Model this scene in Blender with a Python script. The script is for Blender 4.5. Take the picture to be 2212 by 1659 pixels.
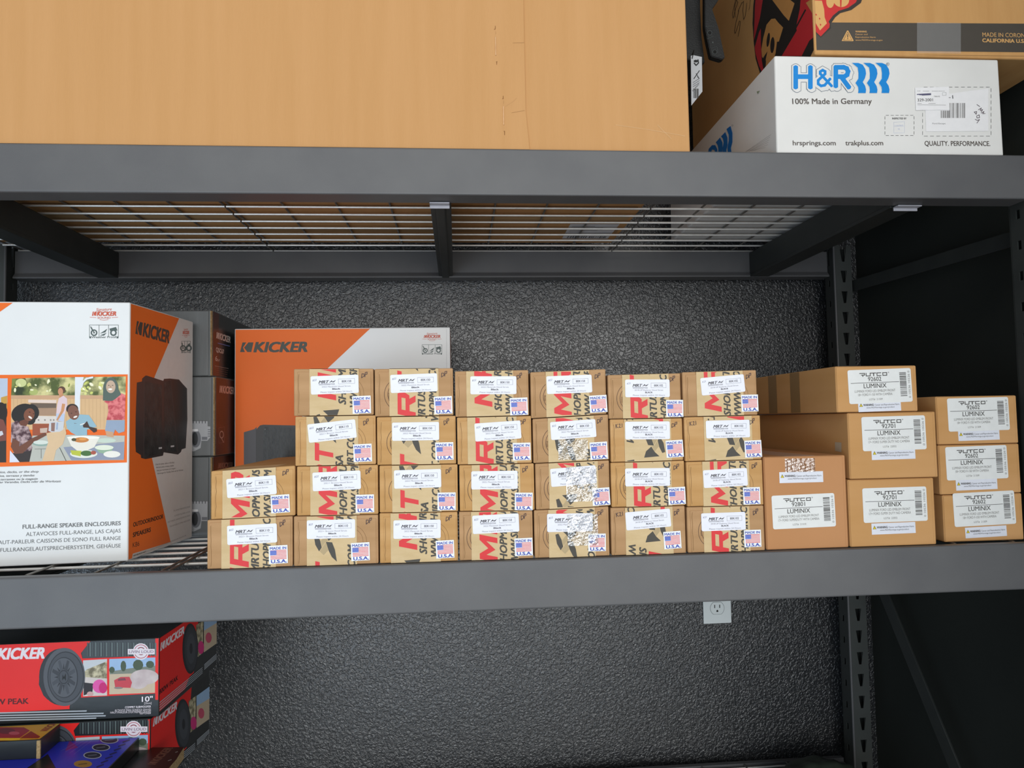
import bpy, bmesh, math, random
from math import sin, cos, pi, radians, tan
from mathutils import Vector, Matrix
from mathutils.geometry import tessellate_polygon
random.seed(7)
scene = bpy.context.scene
for o in list(bpy.data.objects): bpy.data.objects.remove(o)
col = scene.collection

# ------------------------------------------------------------------ camera
EYE = 1.45                      # camera height above the garage floor
FPX, YAW, PITCH, ROLL = 1527.342, 0.0790917, 0.0508204, 0.0182800
Fw = Vector((sin(YAW)*cos(PITCH), cos(YAW)*cos(PITCH), sin(PITCH)))
R0 = Vector((cos(YAW), -sin(YAW), 0)); U0 = R0.cross(Fw)
Rt = cos(ROLL)*R0 - sin(ROLL)*U0; Up = sin(ROLL)*R0 + cos(ROLL)*U0
cd = bpy.data.cameras.new('camera'); cam = bpy.data.objects.new('camera', cd); col.objects.link(cam)
cd.sensor_fit = 'HORIZONTAL'; cd.sensor_width = 36; cd.lens = FPX/2212*36; cd.clip_start = .05
cam.matrix_world = Matrix.Translation((0, 0, EYE)) @ Matrix((Rt, Up, -Fw)).transposed().to_4x4()
scene.camera = cam
scene.view_settings.view_transform = 'Standard'; scene.view_settings.look = 'None'
scene.view_settings.exposure = 0.0; scene.view_settings.gamma = 1; scene.view_settings.use_curve_mapping = False

# ------------------------------------------------------------------ light
w = bpy.data.worlds.new('world'); scene.world = w; w.use_nodes = True
bg = w.node_tree.nodes['Background']; bg.inputs[0].default_value = (.75, .88, 1, 1); bg.inputs[1].default_value = .46
def area(name, loc, target, sx, sy, power, colr):
    d = bpy.data.lights.new(name, 'AREA'); d.shape = 'RECTANGLE'; d.size = sx; d.size_y = sy; d.energy = power; d.color = colr
    o = bpy.data.objects.new(name, d); col.objects.link(o); o.location = loc
    o.rotation_euler = (Vector(target)-Vector(loc)).to_track_quat('-Z', 'Y').to_euler(); return o
# daylight through the open garage door behind the camera, and the ceiling strip light of the aisle
area('garage_door_daylight', (.85, -3.2, 1.62), (.05, 1.2, 1.45), 5.6, 2.2, 131, (1, .985, .955))
area('ceiling_strip_light', (-.1, -.4, 2.72), (0, 1.1, 1.6), 2.4, .3, 7, (1, .95, .88))
area('driveway_bounce_fill', (-1.75, -1.8, .06), (-.6, 1.4, 1.1), 2.8, 1.8, 50, (.62, .80, 1))  # low fill light added to lift the shelf undersides, standing for driveway bounce

# ------------------------------------------------------------------ materials
MATS = {}
def lin(h):
    if isinstance(h, str):
        h = h.lstrip('#'); c = [int(h[i:i+2], 16)/255 for i in (0, 2, 4)]
    else: c = [v/255 for v in h]
    return tuple((v/12.92 if v <= .04045 else ((v+.055)/1.055)**2.4) for v in c)+(1,)
def node(nt, t, **k):
    n = nt.nodes.new(t)
    for a, b in k.items(): setattr(n, a, b)
    return n
def base(name):
    m = bpy.data.materials.new(name); m.use_nodes = True
    return m, m.node_tree, m.node_tree.nodes['Principled BSDF']
def ink(c, rough=.5, metal=0, spec=.4):
    key = ('ink', c, rough, metal)
    if key not in MATS:
        m, nt, b = base('ink_'+str(c).strip('#')); L = lin(c)
        b.inputs['Roughness'].default_value = rough; b.inputs['Metallic'].default_value = metal
        b.inputs['Specular IOR Level'].default_value = spec
        n = node(nt, 'ShaderNodeTexNoise'); n.inputs['Scale'].default_value = 90; n.inputs['Detail'].default_value = 2
        tc = node(nt, 'ShaderNodeTexCoord'); nt.links.new(tc.outputs['Object'], n.inputs['Vector'])
        r = node(nt, 'ShaderNodeValToRGB'); r.color_ramp.elements[0].color = tuple(v*.95 for v in L[:3])+(1,); r.color_ramp.elements[1].color = tuple(min(1, v*1.05) for v in L[:3])+(1,)
        nt.links.new(n.outputs['Fac'], r.inputs['Fac']); nt.links.new(r.outputs[0], b.inputs['Base Color'])
        MATS[key] = m
    return MATS[key]
def noisy(name, c1, c2, scale, rough=.6, bump=0, bscale=200, metal=0, stretch=(1, 1, 1), spec=.4, lo=.3, hi=.7, dist=.001, voro=False, coat=0):
    if name in MATS: return MATS[name]
    m, nt, b = base(name)
    tc = node(nt, 'ShaderNodeTexCoord'); mp = node(nt, 'ShaderNodeMapping'); mp.inputs['Scale'].default_value = stretch
    nt.links.new(tc.outputs['Object'], mp.inputs['Vector'])
    if voro: n = node(nt, 'ShaderNodeTexVoronoi'); n.inputs['Scale'].default_value = scale; out = n.outputs['Distance']
    else:
        n = node(nt, 'ShaderNodeTexNoise'); n.inputs['Scale'].default_value = scale; n.inputs['Detail'].default_value = 5; out = n.outputs['Fac']
    nt.links.new(mp.outputs[0], n.inputs['Vector'])
    r = node(nt, 'ShaderNodeValToRGB'); r.color_ramp.elements[0].position = lo; r.color_ramp.elements[1].position = hi
    r.color_ramp.elements[0].color = lin(c1); r.color_ramp.elements[1].color = lin(c2)
    nt.links.new(out, r.inputs['Fac']); nt.links.new(r.outputs[0], b.inputs['Base Color'])
    b.inputs['Roughness'].default_value = rough; b.inputs['Metallic'].default_value = metal; b.inputs['Specular IOR Level'].default_value = spec
    b.inputs['Coat Weight'].default_value = coat; b.inputs['Coat Roughness'].default_value = .25
    if bump:
        n2 = node(nt, 'ShaderNodeTexNoise'); n2.inputs['Scale'].default_value = bscale; n2.inputs['Detail'].default_value = 3
        nt.links.new(mp.outputs[0], n2.inputs['Vector'])
        bu = node(nt, 'ShaderNodeBump'); bu.inputs['Strength'].default_value = bump; bu.inputs['Distance'].default_value = dist
        nt.links.new(n2.outputs['Fac'], bu.inputs['Height']); nt.links.new(bu.outputs[0], b.inputs['Normal'])
    MATS[name] = m; return m
CARD = [noisy('kraft_cardboard', '#be915b', '#cda26e', 6, .85, .25, 260, stretch=(1, 1, 8), spec=.15),
        noisy('kraft_cardboard_pale', '#c1945f', '#d2aa79', 5, .85, .25, 260, stretch=(1, 1, 8), spec=.15),
        noisy('kraft_cardboard_dull', '#b08a62', '#bf9870', 6, .85, .25, 260, stretch=(1, 1, 8), spec=.15)]
CARD_BIG = noisy('kraft_cardboard_ribbed', '#c39360', '#ca9a68', 5, .85, .35, 60, stretch=(10, 3, .6), spec=.12, lo=.2, hi=.8)
CARD_TAN = noisy('kraft_cardboard_tan', '#c4935c', '#ce9e66', 6, .85, .2, 240, stretch=(8, 1, 1), spec=.15)
CARD_PUT = noisy('kraft_cardboard_smooth', '#c2925c', '#cc9c69', 4, .8, .15, 240, stretch=(1, 1, 6), spec=.15)
CARD_RED = noisy('kraft_cardboard_reddish', '#b98559', '#c48f63', 4, .8, .15, 240, spec=.15)
RAW = noisy('raw_cardboard_edge', '#8d744f', '#b39a70', 300, .9, .5, 600)
PAPERTAPE = noisy('reinforced_paper_tape', '#ccb081', '#d6bc90', 30, .5, .3, 500, stretch=(1, 1, 3), spec=.4)
WHITEBOX = noisy('white_coated_board', '#dcdad6', '#e6e4e0', 8, .55, .12, 120)
GLOSSW = noisy('glossy_white_print', '#dfe1e2', '#e6e8e8', 6, .32, .10, 70, spec=.5)
ORANGE = noisy('glossy_orange_print', '#ea6c26', '#ee7430', 6, .42, .08, 70, spec=.22)
RED = noisy('glossy_red_print', '#e0221f', '#e82a26', 6, .4, .1, 80, spec=.3)
BLACKP = noisy('glossy_black_print', '#1c1f20', '#232728', 6, .3, .15, 80, spec=.5)
GREYP = noisy('grey_brushed_print', '#5a5d5e', '#656869', 5, .35, .1, 80, stretch=(10, 1, 1), spec=.5)
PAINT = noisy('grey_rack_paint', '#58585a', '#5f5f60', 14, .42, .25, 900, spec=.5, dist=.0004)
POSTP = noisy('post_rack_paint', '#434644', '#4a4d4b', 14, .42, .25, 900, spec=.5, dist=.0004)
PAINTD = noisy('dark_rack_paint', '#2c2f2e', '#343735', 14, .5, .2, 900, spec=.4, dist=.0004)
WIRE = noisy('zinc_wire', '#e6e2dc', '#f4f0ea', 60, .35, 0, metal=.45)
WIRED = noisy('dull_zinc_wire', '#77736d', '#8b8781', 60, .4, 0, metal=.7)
ZINC = noisy('zinc_tab', '#a8a8b0', '#b8b8c0', 40, .45, 0, metal=.2)
COPPER = noisy('copper_staple', '#c99a6c', '#dab48a', 60, .45, 0, metal=.5)
PLASTIC = noisy('black_moulded_plastic', '#0c0d0e', '#121415', 30, .5, .4, 400)
OUTLET = noisy('white_outlet_plastic', '#dfe6e6', '#e6ecec', 10, .35, 0)
FOLI = noisy('printed_foliage', '#4c5a28', '#d6cf92', 60, .35, 0, lo=.38, hi=.62)
FOLI2 = noisy('printed_dark_foliage', '#2d3a1e', '#7d8a45', 55, .35, 0, lo=.4, hi=.62)
FLORAL = noisy('printed_floral_cloth', '#4a2b33', '#b9a0a2', 130, .4, 0, lo=.42, hi=.6)
ROCKS = noisy('printed_rocks', '#6f684e', '#cfc7a6', 110, .4, 0, lo=.4, hi=.6)
SMOKE = noisy('printed_smoke', '#b9a6a8', '#d3c8c6', 60, .4, 0)
CLOTH_RED = noisy('printed_red_cloth', '#b8404a', '#e07a7c', 160, .4, 0, lo=.4, hi=.6)
TRACK = noisy('printed_grille', '#25282a', '#3b3f40', 60, .4, .5, 150)
TARP = noisy('dark_green_sheet', '#232b24', '#3a443a', 20, .5, .6, 40)
FLOORM = noisy('grey_garage_floor', '#b0aea8', '#bfbdb7', 3, .45, .1, 60)
CEILM = noisy('white_ceiling', '#c8c8c4', '#d2d2ce', 3, .8, .1, 60)
INKD, INKG, INKL = ink('#3a3835', .6), ink('#6a6765', .6), ink('#8a8886', .6)
WHITE, PAPER, REDI, BLUEI = ink('#eef0f0', .4), ink('#e9eaf4', .4), ink('#d8272c', .4), ink('#3b50b0', .5)
INKTAPE = ink('#4b4438', .5)

def wall_material():
    m, nt, b = base('black_textured_wall_paint')
    tc = node(nt, 'ShaderNodeTexCoord')
    n1 = node(nt, 'ShaderNodeTexNoise'); n1.inputs['Scale'].default_value = 150; n1.inputs['Detail'].default_value = 2.5; n1.inputs['Distortion'].default_value = .8
    n2 = node(nt, 'ShaderNodeTexNoise'); n2.inputs['Scale'].default_value = 22; n2.inputs['Detail'].default_value = 3
    for n in (n1, n2): nt.links.new(tc.outputs['Object'], n.inputs['Vector'])
    r = node(nt, 'ShaderNodeMapRange'); r.inputs['From Min'].default_value = .38; r.inputs['From Max'].default_value = .62; r.interpolation_type = 'SMOOTHSTEP'
    nt.links.new(n1.outputs['Fac'], r.inputs['Value'])
    a = node(nt, 'ShaderNodeMath', operation='MULTIPLY_ADD'); a.inputs[1].default_value = .6
    nt.links.new(n2.outputs['Fac'], a.inputs[0]); nt.links.new(r.outputs[0], a.inputs[2])
    bu = node(nt, 'ShaderNodeBump'); bu.inputs['Strength'].default_value = .7; bu.inputs['Distance'].default_value = .0011
    nt.links.new(a.outputs[0], bu.inputs['Height']); nt.links.new(bu.outputs[0], b.inputs['Normal'])
    b.inputs['Base Color'].default_value = (.012, .0135, .0165, 1); b.inputs['Roughness'].default_value = .36; b.inputs['Specular IOR Level'].default_value = 1.0; b.inputs['Coat Weight'].default_value = 1; b.inputs['Coat Roughness'].default_value = .4; nt.links.new(bu.outputs[0], b.inputs['Coat Normal'])
    return m
WALL = wall_material()
WALLR = noisy('smooth_dark_wall_paint', '#2a2d2a', '#303330', 3, .6, .25, 160, spec=.25)
def clear_tape_material():
    m = bpy.data.materials.new('clear_packing_tape'); m.use_nodes = True; nt = m.node_tree; nt.nodes.clear()
    out = node(nt, 'ShaderNodeOutputMaterial'); mix = node(nt, 'ShaderNodeMixShader'); tr = node(nt, 'ShaderNodeBsdfTransparent'); gl = node(nt, 'ShaderNodeBsdfGlossy')
    gl.inputs['Roughness'].default_value = .15
    tc = node(nt, 'ShaderNodeTexCoord'); n = node(nt, 'ShaderNodeTexNoise'); n.inputs['Scale'].default_value = 55; n.inputs['Detail'].default_value = 3; n.inputs['Distortion'].default_value = 2.5
    nt.links.new(tc.outputs['Object'], n.inputs['Vector'])
    bu = node(nt, 'ShaderNodeBump'); bu.inputs['Strength'].default_value = 1; bu.inputs['Distance'].default_value = .0028
    nt.links.new(n.outputs['Fac'], bu.inputs['Height']); nt.links.new(bu.outputs[0], gl.inputs['Normal'])
    mix.inputs[0].default_value = .38
    nt.links.new(tr.outputs[0], mix.inputs[1]); nt.links.new(gl.outputs[0], mix.inputs[2]); nt.links.new(mix.outputs[0], out.inputs[0])
    return m
CLEAR = clear_tape_material()
def film_material():      # smooth packing tape
    m = bpy.data.materials.new('smooth_packing_film'); m.use_nodes = True; nt = m.node_tree; nt.nodes.clear()
    out = node(nt, 'ShaderNodeOutputMaterial'); mix = node(nt, 'ShaderNodeMixShader'); tr = node(nt, 'ShaderNodeBsdfTransparent'); gl = node(nt, 'ShaderNodeBsdfDiffuse')
    gl.inputs[0].default_value = (.75, .75, .75, 1); mix.inputs[0].default_value = .16
    nt.links.new(tr.outputs[0], mix.inputs[1]); nt.links.new(gl.outputs[0], mix.inputs[2]); nt.links.new(mix.outputs[0], out.inputs[0])
    return m
FILM = film_material()

# ------------------------------------------------------------------ mesh helpers
class MB:
    def __init__(s): s.v = []; s.f = []; s.m = []; s.mats = []
    def mi(s, mat):
        if mat not in s.mats: s.mats.append(mat)
        return s.mats.index(mat)
    def face(s, pts, mat):
        i = len(s.v); s.v += [tuple(p) for p in pts]; s.f.append(tuple(range(i, i+len(pts)))); s.m.append(s.mi(mat))
    def add(s, verts, faces, mat):
        i = len(s.v); s.v += [tuple(p) for p in verts]; k = s.mi(mat)
        for f in faces: s.f.append(tuple(i+j for j in f)); s.m.append(k)
    def bm(s, bm, mat):
        bm.verts.index_update(); s.add([v.co[:] for v in bm.verts], [[v.index for v in f.verts] for f in bm.faces], mat)
    def hexa(s, q, mat, bev=.0012, seg=2):
        """q: 8 corners, bottom ring (4, ccw from above) then top ring"""
        b = bmesh.new(); vs = [b.verts.new(p) for p in q]
        for f in ((3, 2, 1, 0), (4, 5, 6, 7), (0, 1, 5, 4), (1, 2, 6, 5), (2, 3, 7, 6), (3, 0, 4, 7)): b.faces.new([vs[i] for i in f])
        if bev: bmesh.ops.bevel(b, geom=list(b.edges), offset=bev, segments=seg, affect='EDGES', profile=.5)
        s.bm(b, mat); b.free()
    def box(s, x0, x1, y0, y1, z0, z1, mat, bev=.001, seg=2):
        s.hexa([(x0, y0, z0), (x1, y0, z0), (x1, y1, z0), (x0, y1, z0), (x0, y0, z1), (x1, y0, z1), (x1, y1, z1), (x0, y1, z1)], mat, bev, seg)
    def tube(s, a, b, r, mat, n=8):
        a = Vector(a); b = Vector(b); d = (b-a).normalized(); t = Vector((0, 0, 1)) if abs(d.z) < .9 else Vector((1, 0, 0))
        u = d.cross(t).normalized(); w_ = d.cross(u); vs = []
        for p in (a, b): vs += [p+u*r*cos(2*pi*i/n)+w_*r*sin(2*pi*i/n) for i in range(n)]
        s.add(vs, [(i, (i+1) % n, n+(i+1) % n, n+i) for i in range(n)]+[tuple(range(n))[::-1], tuple(range(n, 2*n))], mat)
    def extrude_x(s, prof, x0, x1, mat, bev=0):
        b = bmesh.new(); n = len(prof)
        v0 = [b.verts.new((x0, y, z)) for y, z in prof]; v1 = [b.verts.new((x1, y, z)) for y, z in prof]
        for i in range(n): b.faces.new((v0[i], v0[(i+1) % n], v1[(i+1) % n], v1[i]))
        b.faces.new(v0[::-1]); b.faces.new(v1); bmesh.ops.recalc_face_normals(b, faces=b.faces)
        if bev: bmesh.ops.bevel(b, geom=[e for e in b.edges if abs(e.verts[0].co.x-e.verts[1].co.x) > 1e-6], offset=bev, segments=3, affect='EDGES', profile=.5)
        s.bm(b, mat); b.free()
    def build(s, name, parent=None, smooth=False):
        """coordinates are metres relative to the camera's eye; the object's origin is the parent's base"""
        org = Vector(parent['_base']) if parent is not None and '_base' in parent else (Vector(parent['_org']) if parent is not None else Vector((0, 0, 0)))
        me = bpy.data.meshes.new(name)
        if parent is None:
            xs = [v[0] for v in s.v]; ys = [v[1] for v in s.v]; zs = [v[2] for v in s.v]
            org = Vector(((min(xs)+max(xs))/2, (min(ys)+max(ys))/2, min(zs)))
        me.from_pydata([(x-org.x, y-org.y, z-org.z) for x, y, z in s.v], [], s.f)
        for m in s.mats: me.materials.append(m)
        me.polygons.foreach_set('material_index', s.m); me.update()
        if smooth: me.polygons.foreach_set('use_smooth', [True]*len(me.polygons))
        o = bpy.data.objects.new(name, me); col.objects.link(o)
        if parent is None: o.location = (org.x, org.y, org.z+EYE)
        else: o.parent = parent
        o['_org'] = tuple(org)
        return o
def thing(name, label, cat, base_pt, group=None):
    o = bpy.data.objects.new(name, None); col.objects.link(o); o.empty_display_size = .05
    o.location = (base_pt[0], base_pt[1], base_pt[2]+EYE); o['_base'] = tuple(base_pt); o['label'] = label; o['category'] = cat
    if group: o['group'] = group
    return o
def tag(o, label=None, cat=None, group=None, kind=None):
    if label: o['label'] = label
    if cat: o['category'] = cat
    if group: o['group'] = group
    if kind: o['kind'] = kind
    return o

# ------------------------------------------------------------------ printing on faces
_glyph = {}
def glyphs(s, bold=0, shear=0, res=3):
    key = (s, bold, shear, res)
    if key not in _glyph:
        c = bpy.data.curves.new('t', 'FONT'); c.body = s; c.resolution_u = res; c.offset = bold; c.shear = shear; c.fill_mode = 'FRONT'; c.dimensions = '2D'
        o = bpy.data.objects.new('t', c); col.objects.link(o)
        e = o.evaluated_get(bpy.context.evaluated_depsgraph_get()); me = e.to_mesh()
        vs = [(v.co.x, v.co.y) for v in me.vertices]; ps = [tuple(p.vertices) for p in me.polygons]
        e.to_mesh_clear(); bpy.data.objects.remove(o); bpy.data.curves.remove(c)
        x0 = min(v[0] for v in vs); x1 = max(v[0] for v in vs)
        _glyph[key] = ([(x-x0, y) for x, y in vs], ps, x1-x0)
    return _glyph[key]
CAP = None
def cap_height():
    global CAP
    if CAP is None: CAP = max(v[1] for v in glyphs('H')[0])
    return CAP
def clip_poly(pts, rect):
    x0, x1, y0, y1 = rect
    for ax, lim, sg in ((0, x0, 1), (0, x1, -1), (1, y0, 1), (1, y1, -1)):
        out = []
        for i in range(len(pts)):
            a, b = pts[i-1], pts[i]; da, db = (a[ax]-lim)*sg, (b[ax]-lim)*sg
            if (da >= 0) != (db >= 0):
                t = da/(da-db); out.append((a[0]+(b[0]-a[0])*t, a[1]+(b[1]-a[1])*t))
            if db >= 0: out.append(b)
        pts = out
        if len(pts) < 3: return []
    return pts
class Face:
    """a printed plane: origin, direction to the right as read, up, and the outward normal"""
    def __init__(s, P0, u, v=(0, 0, 1), n=None):
        s.P = Vector(P0); s.u = Vector(u).normalized(); s.v = Vector(v).normalized(); s.n = s.u.cross(s.v).normalized()
    def uv(s, px, py):
        d = Rt*((px-1106)/FPX)+Up*((829.5-py)/FPX)+Fw
        t = s.P.dot(s.n)/d.dot(s.n); q = d*t-s.P
        return (q.dot(s.u), q.dot(s.v))
    def at(s, u, v, off=0): return s.P+s.u*u+s.v*v+s.n*off
FY = lambda y: Face((0, y, 0), (1, 0, 0))
class Sheet:
    def __init__(s, face, mb, off=.0002, clip=None, T=None, cmap=None):
        s.F = face; s.mb = mb; s.off = off; s.clip = clip; s.T = T; s.cmap = cmap; s.step = .00006
    def tr(s, p):
        if s.T:
            (ox, oy), a, sc = s.T; x, y = p[0]*sc, p[1]*sc
            return (ox+x*cos(a)-y*sin(a), oy+x*sin(a)+y*cos(a))
        if s.cmap: return s.F.uv(*s.cmap(p[0], p[1]))
        return p
    def raw(s, pts, mat, k):     # pts already in face uv, convex
        if s.clip: pts = clip_poly(pts, s.clip)
        if len(pts) < 3: return
        A = sum(pts[i-1][0]*pts[i][1]-pts[i][0]*pts[i-1][1] for i in range(len(pts)))
        if abs(A) < 1e-10: return
        if A < 0: pts = pts[::-1]
        s.n_ = (getattr(s, 'n_', 0)+1) % 17
        s.mb.face([s.F.at(u, v, s.off+k*s.step+s.n_*.0000015) for u, v in pts], mat)
    def poly(s, pts, mat, k=0):
        P = [s.tr(p) for p in pts]
        if len(P) <= 4 and len(P) == 3: s.raw(P, mat, k); return
        for t in tessellate_polygon([[Vector((p[0], p[1], 0)) for p in P]]): s.raw([P[i] for i in t], mat, k)
    def rect(s, x0, y0, x1, y1, mat, k=0): s.poly([(x0, y0), (x1, y0), (x1, y1), (x0, y1)], mat, k)
    def rrect(s, x0, y0, x1, y1, r, mat, k=0):
        p = []
        for cx, cy, a0 in ((x1-r, y1-r, 0), (x0+r, y1-r, 90), (x0+r, y0+r, 180), (x1-r, y0+r, 270)):
            p += [(cx+r*cos(radians(a0+i*22.5)), cy+r*sin(radians(a0+i*22.5))) for i in range(5)]
        P = [s.tr(q) for q in p]; s.raw(P, mat, k) if not s.clip else s.poly(p, mat, k)
    def ell(s, cx, cy, rx, ry, mat, k=0, n=28, rot=0):
        p = [(cx+rx*cos(2*pi*i/n)*cos(rot)-ry*sin(2*pi*i/n)*sin(rot), cy+rx*cos(2*pi*i/n)*sin(rot)+ry*sin(2*pi*i/n)*cos(rot)) for i in range(n)]
        s.raw([s.tr(q) for q in p], mat, k)
    def ring(s, cx, cy, r0, r1, mat, k=0, a0=0, a1=360, n=40, ry=1):
        for i in range(n):
            a = radians(a0+(a1-a0)*i/n); b = radians(a0+(a1-a0)*(i+1)/n)
            s.raw([s.tr(q) for q in ((cx+r0*cos(a), cy+r0*sin(a)*ry), (cx+r1*cos(a), cy+r1*sin(a)*ry), (cx+r1*cos(b), cy+r1*sin(b)*ry), (cx+r0*cos(b), cy+r0*sin(b)*ry))], mat, k)
    def line(s, pts, w_, mat, k=1):
        for a, b in zip(pts[:-1], pts[1:]):
            d = Vector((b[0]-a[0], b[1]-a[1])); L = d.length
            if L < 1e-9: continue
            n = Vector((-d.y, d.x))/L*w_/2; e = d/L*w_*.3
            s.raw([s.tr(q) for q in ((a[0]-e.x+n.x, a[1]-e.y+n.y), (a[0]-e.x-n.x, a[1]-e.y-n.y), (b[0]+e.x-n.x, b[1]+e.y-n.y), (b[0]+e.x+n.x, b[1]+e.y+n.y))], mat, k)
    def text(s, t, x, y, h, w_=None, mat=None, k=2, bold=0, shear=0, align='L', rot=0, res=3):
        """x,y: baseline start in sheet units, cap height h, total width w_"""
        vs, ps, W = glyphs(t, 0, shear, res); sy = h/cap_height(); sx = (w_/W) if w_ else sy
        ox = {'L': 0, 'C': -W*sx/2, 'R': -W*sx}[align]; c, n = cos(rot), sin(rot)
        o0 = s.off
        for ci, (da, db) in enumerate(((-bold, -bold*.6), (bold, -bold*.6), (-bold, bold*.6), (bold, bold*.6)) if bold else ((0, 0),)):
            s.off = o0+ci*.00001
            P = [s.tr((x+((vx+da)*sx+ox)*c-(vy+db)*sy*n, y+((vx+da)*sx+ox)*n+(vy+db)*sy*c)) for vx, vy in vs]
            for p in ps: s.raw([P[i] for i in p], mat, k)
        s.off = o0
    def ptext(s, t, a, b, top, mat, k=2, **kw):
        """text set between two sheet points (baseline left, baseline right) with its cap line through top; works in face uv"""
        A = s.tr(a); B = s.tr(b); C = s.tr(top); d = Vector((B[0]-A[0], B[1]-A[1])); L = d.length; d /= L
        h = abs((C[0]-A[0])*-d.y+(C[1]-A[1])*d.x)
        q = Sheet(s.F, s.mb, s.off, s.clip, ((A[0], A[1]), math.atan2(d.y, d.x), 1)); q.text(t, 0, 0, h, L, mat, k, **kw)
    def barcode(s, x0, y0, x1, y1, mat, k=2, horiz=False, seed=3, n=30):
        rnd = random.Random(seed); t = 0; L = (y1-y0) if horiz else (x1-x0); ws = [rnd.choice((1, 1, 2, 3)) for _ in range(2*n+1)]; u = L/sum(ws)
        for i, q in enumerate(ws):
            if i % 2 == 0:
                if horiz: s.rect(x0, y0+t, x1, y0+t+q*u, mat, k)
                else: s.rect(x0+t, y0, x0+t+q*u, y1, mat, k)
            t += q*u
def crop(ox, oy, sc): return lambda x, y: (ox+x/sc, oy+y/sc)

# ------------------------------------------------------------------ room
ZF = -EYE
ZU, BH, ZL, ZB = .4111, .0716, -.2068, -.83    # shelf levels (top of beam) relative to the eye
def struct(name, mb): return tag(mb.build(name), kind='structure')
m = MB(); m.box(-2.6, 1.04, 1.742, 1.86, ZF, 1.35, WALL, 0); struct('wall_back', m)
m = MB(); m.box(1.04, 1.16, .30, 1.86, ZF, 1.35, WALLR, 0); struct('wall_right', m)
m = MB(); m.box(-2.6, 1.16, -3.6, 1.86, ZF-.1, ZF, FLOORM, 0); struct('floor', m)
m = MB(); m.box(-2.6, 1.16, -1.2, 1.86, 1.35, 1.45, CEILM, 0); struct('ceiling', m)

# ------------------------------------------------------------------ storage rack
rack = thing('storage_rack', 'grey steel boltless storage rack with wide beams against black textured wall', 'storage rack', (-.04, 1.38, ZF))
XFL, XFR, XRL, XRR = -1.0, .9215, -.992, .921          # beam ends, front and rear
for z in (ZU, ZL, ZB):
    b = MB(); b.extrude_x([(1.05, z), (1.05, z-BH), (1.093, z-BH), (1.093, z-.0083), (1.066, z-.0083), (1.066, z)], XFL, XFR, PAINT, .0028); b.build('front_beam', rack)
    b = MB(); b.extrude_x([(1.700, z), (1.700, z-BH-.001), (1.660, z-BH-.001), (1.660, z-BH+.003), (1.668, z-BH+.012), (1.668, z-.0083), (1.686, z-.0083), (1.686, z)], XRL, XRR, PAINT, .0015); b.build('rear_beam', rack)
    for xa, xb, rg in ((-.805, -.765, 0), (-.037, -.004, 1), (.722, .765, 0)):
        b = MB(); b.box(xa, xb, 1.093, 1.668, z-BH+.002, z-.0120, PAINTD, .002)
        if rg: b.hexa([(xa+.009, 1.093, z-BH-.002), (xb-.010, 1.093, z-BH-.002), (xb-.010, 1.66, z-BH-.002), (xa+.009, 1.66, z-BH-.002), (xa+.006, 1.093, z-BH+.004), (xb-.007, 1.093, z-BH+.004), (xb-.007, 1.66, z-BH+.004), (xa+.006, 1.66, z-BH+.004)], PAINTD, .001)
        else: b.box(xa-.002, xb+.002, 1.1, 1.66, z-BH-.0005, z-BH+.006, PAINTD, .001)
        cb = b.build('crossbar', rack)
        if z == ZU and xa > -.5:
            b = MB(); b.box(xa, xb-.002, 1.082, 1.096, z-BH-.0032, z-BH-.0008, ZINC, .0008); b.box(xa, xb-.002, 1.094, 1.0965, z-BH-.0075, z-BH-.001, ZINC, .0008)
            tag(b.build('hook_tab', cb), 'bare zinc hook tab at the bar end')
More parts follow.
